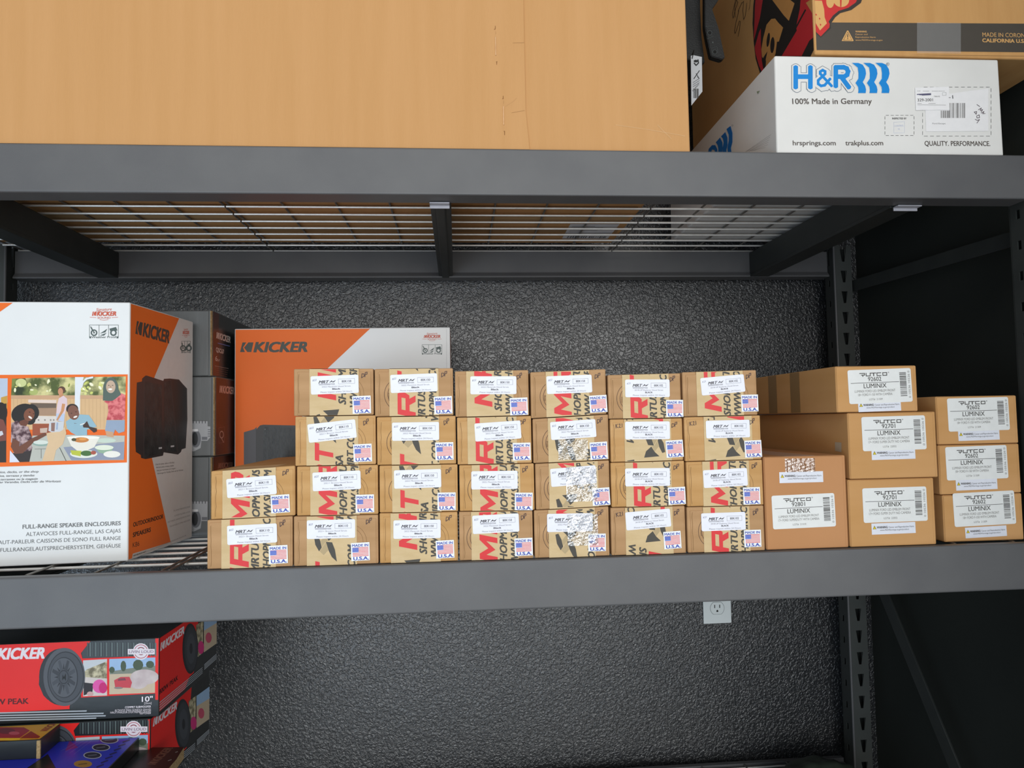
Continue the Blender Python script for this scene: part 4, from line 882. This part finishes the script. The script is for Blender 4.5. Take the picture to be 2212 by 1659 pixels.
S.ptext('INSPECTED BY', (1028, 989), (1156, 989), (1028, 974), INKG, bold=.02)
S.line([(1042, 1016), (1138, 1010), (1138, 1110), (1042, 1114), (1042, 1016)], 1.5, ink('#b8c0dc', .5), 1); S.ptext('CONTROL', (1050, 1056), (1130, 1052), (1050, 1042), ink('#c4cce4', .5)); S.ptext('72', (1078, 1084), (1096, 1083), (1078, 1072), ink('#b8c0dc', .5))
b.build('front_print', t)
b = MB(); S = Sheet(F, b, .0006, cmap=crop(1680, 20, 4.158))
S.poly([(1320, 790), (1890, 712), (1890, 1095), (1330, 1100)], ink('#eceaea', .4), 0)
S.barcode(1462, 978, 1538, 912, INKG, 2, n=8); S.barcode(1540, 978, 1680, 844, INKG, 2, seed=5, n=16)
S.ptext('Ford Escape', (1388, 1034), (1505, 1034), (1388, 1022), INKG)
hw = ink('#4a3a42', .6)
for st in ([(1786, 858), (1812, 876)], [(1800, 905), (1826, 888), (1816, 912), (1838, 902), (1824, 925)], [(1826, 935), (1850, 920), (1838, 940), (1860, 938)], [(1762, 925), (1784, 920), (1780, 945), (1762, 925)], [(1784, 960), (1806, 950), (1810, 975), (1786, 978), (1784, 960)], [(1770, 990), (1790, 1000), (1810, 992), (1786, 1024)]): S.line(st, 5, hw, 3)
b.build('product_label', t)
b = MB(); S = Sheet(F, b, .0012, cmap=crop(1680, 20, 4.158)); S.poly([(1228, 708), (1534, 698), (1540, 906), (1236, 910)], ink('#eeecec', .4), 0)
for i in range(3): S.line([(1248+i*22, 768+i*3), (1370, 762+i*4)], 9, ink('#5c5a74', .5), 1)
S.ptext('SHIP', (1248, 741), (1278, 741), (1248, 734), INKL); S.ptext('BOBS CO. TX', (1300, 741), (1370, 741), (1300, 735), INKL) if False else None
for xx in (1300, 1380, 1440): S.line([(xx, 738), (xx+55, 738)], 3, INKL, 1)
S.ptext('78642', (1398, 792), (1453, 791), (1398, 781), INKG); S.ptext('329-2001', (1252, 831), (1390, 829), (1252, 806), INKG, bold=.012)
S.line([(1475, 752), (1508, 751), (1508, 776), (1475, 777), (1475, 752)], 2, INKG, 1); S.ptext('-1', (1532, 806), (1572, 805), (1532, 776), INKG)
S.line([(1252, 849), (1288, 849)], 3, INKL); S.line([(1350, 849), (1412, 849)], 3, INKL); S.line([(1252, 862), (1505, 864)], 3, INKL)
b.build('part_number_sticker', t)
# left side print
b = MB(); FL = Face((hx0+.0008, 0, 0), (0, -1, 0)); S = Sheet(FL, b, .0004, (-hy1+.01, -hy0-.006, hz0+.003, hz1-.004), cmap=crop(1480, 0, 4.879))
BLs = ink('#0e6fc0', .45)
for q in ([(438, 1360), (480, 1328), (500, 1400), (500, 1500), (484, 1560), (492, 1620), (452, 1620), (448, 1560), (462, 1480), (462, 1420)],
          [(380, 1438), (425, 1392), (448, 1450), (450, 1530), (436, 1580), (440, 1620), (395, 1620), (398, 1560), (408, 1500), (400, 1460)],
          [(325, 1500), (370, 1450), (395, 1500), (398, 1560), (388, 1620), (350, 1620), (352, 1570), (345, 1530)],
          [(245, 1610), (250, 1570), (285, 1530), (320, 1530), (340, 1570), (345, 1620), (320, 1620), (312, 1580), (285, 1575), (270, 1620)]): S.poly(q, BLs, 1)
S.ring(500, 1322, 7, 9, out, 1, n=14)
for i in range(6): S.line([(640+i*16, 1600-i*2+(-4 if i % 2 else 0)), (905-i*8, 1420+i*26)], 1.6, INKG, 1)
S.poly([(757, 965), (790, 955), (765, 990)], ink('#8f9c7c', .6), 1)
b.build('side_print', t)


# ------------------------------------------------------------------ big printed carton above it
gx0, gx1, gy0, gy1, gz0, gz1 = .5815, .9985, 1.064, 1.645, .5770, 1.02
t = thing('printed_carton', 'big brown carton with black band and red logo resting on the white box', 'cardboard box', (.79, 1.35, gz0))
b = MB(); b.box(gx0, gx1, gy0, gy1, gz0, gz1, CARD_TAN, .003, 3); b.build('carton', t)
F = FY(gy0); cg = crop(1680, 20, 4.158); b = MB(); S = Sheet(F, b, .0003, (gx0+.003, gx1-.003, gz0+.003, gz1), cmap=cg)
BK = ink('#4d4740', .5); BKD = ink('#2a2624', .5)
S.poly([(260, 118), (2700, 133), (2700, 392), (260, 366)], BK, 0)
S.poly([(260, 398), (2700, 425), (2700, 429), (260, 402)], ink('#9a7448', .8), 1)
TN = ink('#d9a767', .7)
S.poly([(574, 286), (578, 276), (622, 192), (632, 192), (680, 280), (676, 288)], TN, 1); S.poly([(586, 280), (628, 202), (668, 281)], BK, 2); S.poly([(592, 277), (627, 210), (663, 278)], TN, 3); S.rect(623, 226, 631, 255, BK, 4); S.ell(627, 265, 5, 5, BK, 4, 10)
for t_, y_, x_, bo in (('WARNING', 208, 798, .03), ('Cancer and', 232, 806, 0), ('Reproductive Harm', 258, 878, 0), ('www.P65Warnings.ca.gov', 284, 942, 0)): S.ptext(t_, (697, y_), (x_, y_+1), (697, y_-14), TN, bold=bo)
S.ptext('MADE IN CORONA,', (1838, 247), (2262, 255), (1838, 210), TN); S.ptext('CALIFORNIA U.S.A.', (1838, 296), (2262, 304), (1838, 264), TN, bold=.03)
# logo tip on the front
RD = ink('#c9302f', .45)
S.poly([(240, -150), (780, -150), (745, -55), (660, 8), (560, 36), (515, 74), (485, 118), (474, 126), (478, 172), (385, 256), (336, 212), (300, 236), (240, 246)], ink('#3a332f', .5), 2)
S.poly([(240, -150), (740, -150), (700, -60), (632, -12), (545, 16), (495, 58), (455, 112), (466, 135), (462, 165), (385, 246), (338, 200), (300, 226), (240, 240)], RD, 3)
S.poly([(292, -80), (395, -75), (415, 0), (420, 75), (440, 128), (378, 192), (330, 110), (318, 70), (290, 55)], TN, 4); S.ell(570, -80, 70, 62, TN, 4); S.poly([(555, -150), (575, -150), (570, -20), (560, -20)], RD, 5); S.ell(470, -70, 36, 60, TN, 4)
for q in ((340, 50), (372, 86), (380, 140)): S.poly([(q[0], q[1]-10), (q[0]+10, q[1]), (q[0]+4, q[1]+12), (q[0]-4, q[1])], RD, 5)
b.build('front_print', t)
b = MB(); F2 = FY(gy0); S = Sheet(F2, b, .0009, cmap=cg); S.poly([(1248, 120), (1641, 127), (1641, 400), (1248, 396)], FILM, 0)
b.build('packing_tape', t)
b = MB(); FL = Face((gx0, 0, 0), (0, -1, 0)); S = Sheet(FL, b, .0003, (-gy1+.004, -gy0-.0025, gz0+.002, gz1-.003), cmap=crop(1480, 0, 4.879))
RD2 = ink('#c23036', .45); TN2 = ink('#c08a4c', .8)
S.poly([(735, -60), (720, 60), (712, 250), (725, 450), (745, 620), (790, 770), (800, 790), (860, 730), (1010, 600), (1300, 640), (1420, 400), (1420, -60)], BKD, 0)
S.poly([(748, -60), (738, 60), (725, 430), (790, 190), (830, -60)], RD2, 1)
S.poly([(735, 500), (780, 340), (800, 300), (800, 450), (810, 640), (830, 750), (815, 770), (780, 690), (745, 570)], RD2, 1)
S.poly([(920, 0), (1060, -40), (1155, 35), (1095, 220), (1040, 160)], TN2, 1)
S.poly([(825, 400), (860, 260), (910, 200), (950, 195), (985, 240), (1035, 290), (990, 438), (970, 440), (955, 560), (920, 680), (860, 730), (850, 700), (855, 640), (812, 600), (805, 520)], TN2, 1)
S.ell(878, 420, 16, 75, BKD, 2, rot=.12); S.ell(922, 475, 22, 85, BKD, 2, rot=.06); S.poly([(830, 600), (870, 540), (845, 660), (815, 640)], BKD, 2)
S.poly([(1225, -60), (1420, -60), (1420, 340), (1310, 430), (1230, 590), (1020, 590), (1180, 320), (1170, 290), (1210, 100)], RD2, 1)
S.line([(1270, 105), (1165, 300), (1150, 330)], 16, BKD, 2)
S.poly([(1275, 30), (1380, -40), (1420, 20), (1420, 150), (1366, 190), (1330, 120)], TN2, 2)
b.build('side_print', t)
b = MB(); S = Sheet(FL, b, .0006, cmap=crop(1480, 0, 4.879)); hw = ink('#2c1c12', .6)
S.line([(540, -30), (520, 60), (500, 150), (510, 190), (535, 90), (560, 20), (545, 0), (525, 70), (530, 180)], 4, hw); S.line([(560, 120), (600, 30), (620, 15), (610, 110), (620, 205), (640, 160), (652, 30)], 4, hw)
S.line([(570, 110), (540, 230), (522, 330), (530, 352), (550, 300), (575, 220), (585, 225), (575, 320), (560, 385)], 4, hw); S.line([(690, -20), (685, 60), (675, 105)], 3, hw)
b.build('handwriting', t)

# ------------------------------------------------------------------ black plastic part hanging in the gap, with its paper tag
t = thing('plastic_bracket', 'black plastic car part with bolt holes squeezed between the huge carton and printed carton', 'car part', (.455, 1.30, .62))
Yb_ = 1.19; Fb = FY(Yb_); cb_ = crop(1480, 0, 4.879)
def plate(pts, y0, y1, mat, name, nudge=0):
    P = [FY(Yb_).uv(*cb_(x, y)) for x, y in pts]; b = MB(); bm_ = bmesh.new()
    v0 = [bm_.verts.new((x, y0, z)) for x, z in P]; v1 = [bm_.verts.new((x+nudge, y1, z)) for x, z in P]
    bm_.faces.new(v0); bm_.faces.new(v1[::-1]); n = len(P)
    for i in range(n): bm_.faces.new((v0[i], v1[i], v1[(i+1) % n], v0[(i+1) % n]))
    bmesh.ops.recalc_face_normals(bm_, faces=bm_.faces); bmesh.ops.bevel(bm_, geom=list(bm_.edges), offset=.0012, segments=2, affect='EDGES'); b.bm(bm_, mat); bm_.free(); return b
b = plate([(6, -1150), (205, -1150), (200, 0), (215, 320), (250, 600), (60, 565), (8, 590)], Yb_+.02, Yb_+.20, PLASTIC, 'body'); b.build('body', t)
b = plate([(195, -1150), (352, -1150), (352, 0), (282, 98), (350, 300), (416, 612), (385, 632), (270, 598), (230, 420), (205, 280), (205, 0)], Yb_-.002, Yb_+.012, PLASTIC, 'flange')
S = Sheet(FY(Yb_-.002), b, .0003, cmap=cb_); hole = ink('#050505', .8); rim = ink('#3c4242', .4)
for x, y in ((258, 347), (312, 548)): S.ring(x, y, 20, 25, rim, 1, n=20); S.ell(x, y, 20, 21, hole, 1, 20)
S.ell(290, 448, 9, 9, rim, 1, 10); S.line([(215, 282), (302, 278)], 3, rim); S.line([(228, 412), (300, 380)], 3, rim); S.line([(288, 505), (335, 492), (345, 560)], 2.5, rim); S.line([(330, 590), (380, 578)], 2.5, rim)
b.build('flange', t)
tg = thing('paper_tag', 'white paper tag with barcode hanging below the black plastic part', 'tag', (.432, 1.178, .56))
Ft = FY(1.178); b = MB(); P = [FY(1.178).uv(*cb_(x, y)) for x, y in ((60, 590), (80, 580), (176, 600), (182, 965), (66, 1112))]
bm_ = bmesh.new(); v0 = [bm_.verts.new((x, 1.178, z)) for x, z in P]; v1 = [bm_.verts.new((x, 1.1786, z)) for x, z in P]; bm_.faces.new(v0); bm_.faces.new(v1[::-1])
for i in range(5): bm_.faces.new((v0[i], v1[i], v1[(i+1) % 5], v0[(i+1) % 5]))
bmesh.ops.recalc_face_normals(bm_, faces=bm_.faces); b.bm(bm_, ink('#b9bcc0', .5)); bm_.free(); b.build('card', tg)
b = MB(); S = Sheet(Ft, b, .0003, cmap=cb_); kk = ink('#1c1c1e', .6)
S.ell(112, 645, 22, 14, kk, 1); S.line([(135, 630), (140, 665), (115, 690), (95, 665)], 12, kk, 1); S.line([(92, 830), (150, 745)], 8, kk); S.line([(115, 775), (148, 830), (130, 810)], 6, kk)
for i in range(3): S.line([(84, 870+i*22), (150, 828+i*22)], 6, ink('#6a6c70', .6))
S.ptext('5L3Z-3078-AC', (82, 965), (150, 890), (82, 945), INKD)
S.barcode(88, 1035, 142, 935, INKD, 2, n=10); b.build('print', tg)
b = MB(); p0 = Ft.at(*FY(1.178).uv(*cb_(72, 596)), 0); b.tube((p0.x, 1.1775, p0.z-.004), (p0.x+.004, 1.1775, p0.z+.012), .0008, PLASTIC, 6); b.tube((p0.x+.004, 1.1775, p0.z+.012), (p0.x+.010, 1.19+.02, p0.z+.016), .0008, PLASTIC, 6); b.build('tie', tg)

# ------------------------------------------------------------------ bottom shelf: red subwoofer boxes and smaller boxes
def sub_box(label, x0, xr0, xr1, y0, y1, z0, z1, front):
    t = thing('subwoofer_box', label, 'cardboard box', ((x0+xr0)/2, (y0+y1)/2, z0), 'red and black subwoofer boxes on the lowest shelf')
    fp = [(x0, y0), (xr0, y0), (xr1, y1), (x0+xr1-xr0, y1)]
    b = MB(); b.hexa([(x, y, z0) for x, y in fp]+[(x, y, z1) for x, y in fp], BLACKP, .0015, 2); b.build('carton', t)
    F = FY(y0-.0001); k = crop(0, 1300, 4.254); RDs = RED; b = MB(); cl = (x0+.0015, xr0-.001, z0+.001, z1-.001)
    dz = 0 if front == 1 else 1
    cmap = (lambda x, y: k(x, y)) if front == 1 else (lambda x, y: k(x-68, y+712))
    S = Sheet(F, b, .0002, cl, cmap=cmap); W_ = ink('#e6dfe6', .4); KK = ink('#1f2124', .4); SV = ink('#aab2ba', .35)
    S.poly([(-900, 380), (832, 360), (745, 470), (770, 560), (640, 960), (640, 985), (-900, 1060)], RDs, 1)
    S.poly([(760, 520), (1000, 512), (1442, 490), (1450, 840), (745, 880)], RDs, 1); S.rect(1428, 330, 1470, 900, RDs, 1)
    for i in range(26): S.poly([(800+i*25, 372+i*.2), (812+i*25, 372+i*.2), (812+i*25, 500), (800+i*25, 502)], ink('#5b6866' if i % 2 else '#3d4645', .3), 1)
    kicker_word(S, (-135, 530), (405, 518), (-135, 432), W_)
    S.ptext('800W PEAK', (-160, 948), (262, 935), (-160, 898), ink('#5a1418', .5), bold=.03)
    for i in range(4):
        y_ = 1006+i*22; xe = (800, 955, 975, 888)[i]; S.poly([(-900, y_+30), (xe, y_-10), (xe-4, y_+2), (-900, y_+42)], SV, 3)
        for q in range(9): xx = xe-60-q*150-i*17; S.rect(xx, y_-30, xx+5, y_+60, KK, 4) if False else None
    # pictures
    S.poly([(765, 538), (985, 525), (982, 852), (765, 868)], ROCKS, 2); S.poly([(765, 538), (985, 525), (985, 545), (800, 620), (765, 650)], ink('#c6cdd2', .4), 3); S.poly([(765, 690), (985, 705), (985, 860), (765, 868)], ink('#d2c9c4', .4), 3); S.poly([(770, 740), (860, 750), (850, 830), (770, 860)], ink('#241e22', .4), 4)
    S.ell(915, 775, 62, 62, ink('#e055a8', .4), 5); S.ell(948, 790, 38, 50, ink('#c81c72', .4), 6); S.ell(830, 845, 30, 22, ink('#c9a2a0', .4), 5)
    S.poly([(1005, 525), (1428, 510), (1425, 835), (1005, 850)], ink('#c9b79c', .4), 2); S.poly([(1005, 525), (1428, 510), (1428, 610), (1005, 640)], ink('#9cbce0', .4), 3); S.poly([(1008, 640), (1200, 610), (1428, 585), (1428, 650), (1010, 665)], ink('#7d8578', .4), 4)
    for x_, y_, rx, ry in ((1030, 625, 26, 30), (1135, 590, 26, 50), (1270, 580, 48, 50), (1380, 575, 38, 34)): S.ell(x_, y_, rx, ry, ink('#4b5b48', .5), 5, 10)
    S.ell(1330, 690, 130, 70, SMOKE, 6); S.ell(1270, 740, 90, 60, SMOKE, 6); S.poly([(1050, 720), (1110, 690), (1190, 688), (1215, 740), (1200, 790), (1060, 785)], ink('#c8404c', .4), 7); S.poly([(1090, 705), (1150, 698), (1160, 720), (1085, 725)], ink('#7c3a48', .4), 8); S.ell(1090, 790, 40, 10, ink('#8c7f7c', .4), 8)
    # woofer
    g0, g1, g2, g3 = ink('#2a2c31', .45), ink('#54585f', .45), ink('#3a3d43', .45), ink('#464a51', .45)
    S.ell(565, 690, 205, 262, g0, 3, 30); S.poly([(400, 560), (365, 640), (358, 760), (400, 860), (440, 900), (440, 520)], ink('#33363b', .5), 3)
    S.ell(592, 690, 192, 268, g1, 4, 36); S.ell(605, 690, 168, 235, g0, 5, 36); S.ell(605, 690, 160, 226, g3, 6, 36); S.ell(590, 695, 128, 188, g0, 7, 36); S.ell(588, 695, 122, 180, g1, 8, 36)
    for i in range(8):
        a = radians(22.5+45*i); S.poly([(588+42*cos(a-.35), 690+60*sin(a-.35)), (588+42*cos(a+.35), 690+60*sin(a+.35)), (588+112*cos(a+.10), 692+165*sin(a+.10)), (588+112*cos(a-.10), 692+165*sin(a-.10))], g3 if i % 2 else g2, 9)
        a += .39; S.poly([(588+52*cos(a-.14), 690+74*sin(a-.14)), (588+52*cos(a+.14), 690+74*sin(a+.14)), (588+88*cos(a), 692+130*sin(a))], g0, 10)
    S.ell(588, 690, 48, 68, g3, 11); S.ring(588, 690, 40, 46, g0, 12, ry=1.4, n=24); S.poly([(575, 720), (578, 665), (590, 690), (608, 655), (608, 725), (592, 700)], ink('#17181b'), 12)
    # badge and words
    S.ell(1297, 456, 74, 76, W_, 6, 30); S.ring(1297, 456, 58, 64, ink('#b04a5a', .4), 7, n=30); S.rect(1176, 432, 1424, 482, W_, 8); S.ring(1297, 452, 30, 38, ink('#8c3040', .4), 7, n=24)
    S.ptext('LIVIN LOUD', (1190, 470), (1412, 468), (1190, 446), ink('#9c8a9c', .4), bold=.03, k=9)
    S.ptext('10"', (1305, 918), (1404, 912), (1305, 872), W_, bold=.018); S.ptext('[25cm]', (1327, 940), (1392, 938), (1327, 922), W_)
    for t_, x_, y_ in (('COMPRT SUBWOOFER', 1150, 974), ('ALTAVOZ PARA SONIDOS GRAVES', 1055, 1002), ('HAUT-PARLEUR D\'EXTREMES GRAVES', 1015, 1022), ('TIEFTONER', 1282, 1034)): S.ptext(t_, (x_, y_+ (4 if t_[0] != 'T' else 0)), (1388, y_-4), (x_, y_-14), W_, bold=.02 if t_[0] == 'C' else 0)
    b.build('front_print', t)
    # right side print, same design on the narrow side
    dn = Vector((xr1-xr0, y1-y0, 0)); Ls = dn.length; Fs = Face((xr0, y0, 0), dn.normalized()); Fs.P = Fs.P+Fs.n*.0001
    cm2 = (lambda x, y: k(x, y)) if front == 1 else (lambda x, y: k(x-68, y+695))
    b = MB(); S = Sheet(Fs, b, .0002, (.001, Ls-.001, z0+.001, z1-.001), cmap=cm2)
    S.poly([(1440, 300), (1840, -50), (1780, 650), (1740, 690), (1700, 800), (1440, 1030)], RDs, 1)
    kicker_word(S, (1470, 455), (1690, 290), (1475, 380), W_)
    S.ptext('800W PEAK', (1460, 855), (1632, 715), (1460, 812), ink('#3a1214', .5), bold=.03)
    for i in range(4): S.poly([(1455, 930+i*23), (1860, 600+i*16), (1858, 608+i*16), (1455, 940+i*23)], SV, 3); S.poly([(1875, 575+i*14), (2000, 465+i*14), (2000, 472+i*14), (1875, 583+i*14)], SV, 3)
    S.poly([(1800, 215), (1868, 170), (1860, 470), (1800, 520)], ROCKS, 2); S.poly([(1872, 170), (1995, 80), (1992, 380), (1872, 465)], ink('#c9b79c', .4), 2); S.poly([(1872, 170), (1995, 80), (1995, 190), (1872, 265)], ink('#9cbce0', .4), 3); S.ell(1915, 330, 28, 48, ink('#c8506c', .4), 4); S.ell(1845, 420, 28, 60, ink('#d0307c', .4), 4)
    S.ell(1746, 430, 72, 232, g0, 5, 36); S.ell(1752, 430, 60, 205, g2, 6, 36); S.ell(1752, 430, 40, 140, g3, 7, 30); S.ell(1752, 430, 14, 50, g0, 8, 20)
    b.build('side_print', t)
    return t
sub_box('red and black subwoofer box, upper of the two below the middle beam', -.930, -.4755, -.4640, 1.1830, 1.418, -.4580, -.3350, 1)
sub_box('red and black subwoofer box, lower of the two, partly behind the blue box', -.940, -.4862, -.4745, 1.1785, 1.410, -.5815, -.4585, 2)
# plain black cartons underneath
def plain(label, x0, x1, y0, y1, z0, z1, name='black_carton', mat=BLACKP, cat='cardboard box'):
    b = MB(); b.box(x0, x1, y0, y1, z0, z1, mat, .0015); return tag(b.build(name), label, cat)
zb = ZB+.0006
plain('black carton under the red subwoofer boxes at the picture bottom', -.92, -.57, 1.215, 1.42, zb, -.5825)
t = plain('plain black carton on the lowest shelf in front, under the flat boxes', -.90, -.540, 1.055, 1.165, zb, -.5215)
k = crop(0, 1300, 4.254)
# flat brown-black box
FT = lambda z: Face((0, 0, z), (1, 0, 0), (0, 1, 0))
zc = -.505
t = thing('flat_dark_box', 'flat black and brown box below the blue box, at the picture bottom', 'cardboard box', (-.62, 1.1, zc-.016))
b = MB(); b.hexa([(-.86, 1.045, zc-.016), (-.4300, 1.045, zc-.016), (-.4355, 1.177, zc-.016), (-.86, 1.177, zc-.016), (-.86, 1.045, zc), (-.4300, 1.045, zc), (-.4355, 1.177, zc), (-.86, 1.177, zc)], BLACKP, .001); b.build('carton', t)
b = MB(); S = Sheet(FT(zc), b, .0002, cmap=k); S.poly([(1395, 1340), (1690, 1335), (1620, 1450), (1540, 1540), (1190, 1540)], ink('#2c1d18', .35), 0)
kicker_word(S, (1425, 1500), (1590, 1345), (1380, 1470), ink('#6a4a3c', .4)); S.line([(1545, 1462), (1575, 1452)], 6, ink('#8a8480', .4)); S.line([(1612, 1385), (1632, 1378)], 6, ink('#8a8480', .4)); b.build('print', t)
b = MB(); b.hexa([(-.4302, 1.045, zc-.0166), (-.4290, 1.045, zc-.0166), (-.4345, 1.177, zc-.0166), (-.4357, 1.177, zc-.0166), (-.4302, 1.045, zc-.0006), (-.4290, 1.045, zc-.0006), (-.4345, 1.177, zc-.0006), (-.4357, 1.177, zc-.0006)], RAW, 0); tag(b.build('board_edge', t), 'pale raw cardboard edge')
# blue box
zc = -.4856
t = thing('blue_box', 'flat blue box with round badges leaning among black boxes near the picture bottom', 'cardboard box', (-.62, 1.1, -.5045))
b = MB(); b.box(-.82, -.5020, 1.045, 1.176, -.5045, zc, BLACKP, .001); b.build('carton', t)
b = MB(); S = Sheet(FT(zc), b, .0002, (-.819, -.503, 1.046, 1.175), cmap=k); BLU = ink('#2a36c0', .3)
S.poly([(-400, 1235), (1295, 1225), (960, 1560), (530, 1560), (440, 1400), (200, 1560), (-400, 1560)], BLU, 0)
for i, (x, y) in enumerate(((1005, 1272), (928, 1340), (850, 1412), (762, 1492))):
    S.ell(x, y, 84, 33, ink('#b8bccb' if i < 3 else '#b08a3a', .4), 2, 26); S.ell(x, y, 74, 27, ink('#20253a' if i < 3 else '#a8802c', .4), 3, 26); S.ptext(('LED', 'LUX', 'AMP', 'PRO')[i], (x-42, y+10), (x+38, y+6), (x-42, y-14), ink('#6c7180' if i < 3 else '#5a4418', .4)) if False else S.line([(x-40, y+6), (x+36, y-4)], 10, ink('#5c6172' if i < 3 else '#6c5420', .4), 4)
S.poly([(640, 1275), (720, 1340), (600, 1370)], ink('#7c2a8a', .4), 1)
for i in range(4): S.line([(760+i*34, 1262), (560+i*40, 1372+i*10)], 2, ink('#7880d0', .4), 1)
for i in range(7):
    S.line([(1190-i*40, 1270+i*38), (1130-i*40, 1292+i*38)], 13, ink('#161c60', .4), 2)
b.build('print', t)
# yellow box lying on the blue one
zc = -.4580
t = thing('yellow_box', 'flat black box with yellow and red top at the lower left edge', 'cardboard box', (-.74, 1.15, -.4853))
b = MB(); b.hexa([(-.90, 1.1200, -.4853), (-.6190, 1.1200, -.4853), (-.6205, 1.1755, -.4853), (-.90, 1.1755, -.4853), (-.90, 1.1200, zc), (-.6190, 1.1200, zc), (-.6205, 1.1755, zc), (-.90, 1.1755, zc)], BLACKP, .001); b.build('carton', t)
b = MB(); S = Sheet(FT(zc), b, .0002, (-.899, -.6205, 1.121, 1.175), cmap=k); YE = ink('#c9a41c', .35)
S.poly([(-900, 1070), (610, 1070), (385, 1262), (370, 1270), (-900, 1290)], YE, 0); S.poly([(-900, 1255), (185, 1255), (180, 1276), (-900, 1282)], ink('#e6d81e', .35), 2)
S.poly([(-900, 1150), (220, 1155), (275, 1185), (180, 1252), (-900, 1255)], ink('#8c2438', .4), 1); S.ell(60, 1190, 80, 26, ink('#5c1c30', .4), 2); S.ell(130, 1210, 50, 16, ink('#b05a6a', .4), 3); S.poly([(185, 1255), (285, 1190), (370, 1240), (350, 1256)], ink('#7c2418', .4), 2); S.ell(100, 1115, 80, 20, ink('#4a4226', .4), 1)
kicker_word(S, (430, 1190), (560, 1092), (395, 1168), ink('#8c3a18', .4)); b.build('print', t)
b = MB(); b.box(-.6235, -.6180, 1.1185, 1.1215, -.4853, zc-.001, RAW, .0008); tag(b.build('flap_edge', t), 'pale raw edge of the flap')

# ------------------------------------------------------------------ dark bundle at the back of the lowest shelf
b = MB(); bm_ = bmesh.new(); bmesh.ops.create_uvsphere(bm_, u_segments=48, v_segments=24, radius=1)
for v in bm_.verts:
    x, y, z = v.co; z2 = max(z, -.15)+.15
    n = 1+.10*sin(5*x+2*y)+.06*sin(11*y+3*x)+.04*sin(17*x-9*z)
    v.co = (.800+x*.115*n, 1.56+y*.075*n, zb+z2*.040*n)
b.bm(bm_, TARP); bm_.free(); tag(b.build('folded_sheet', smooth=True), 'dark crumpled sheet low at the back beside the rear post', 'sheet')
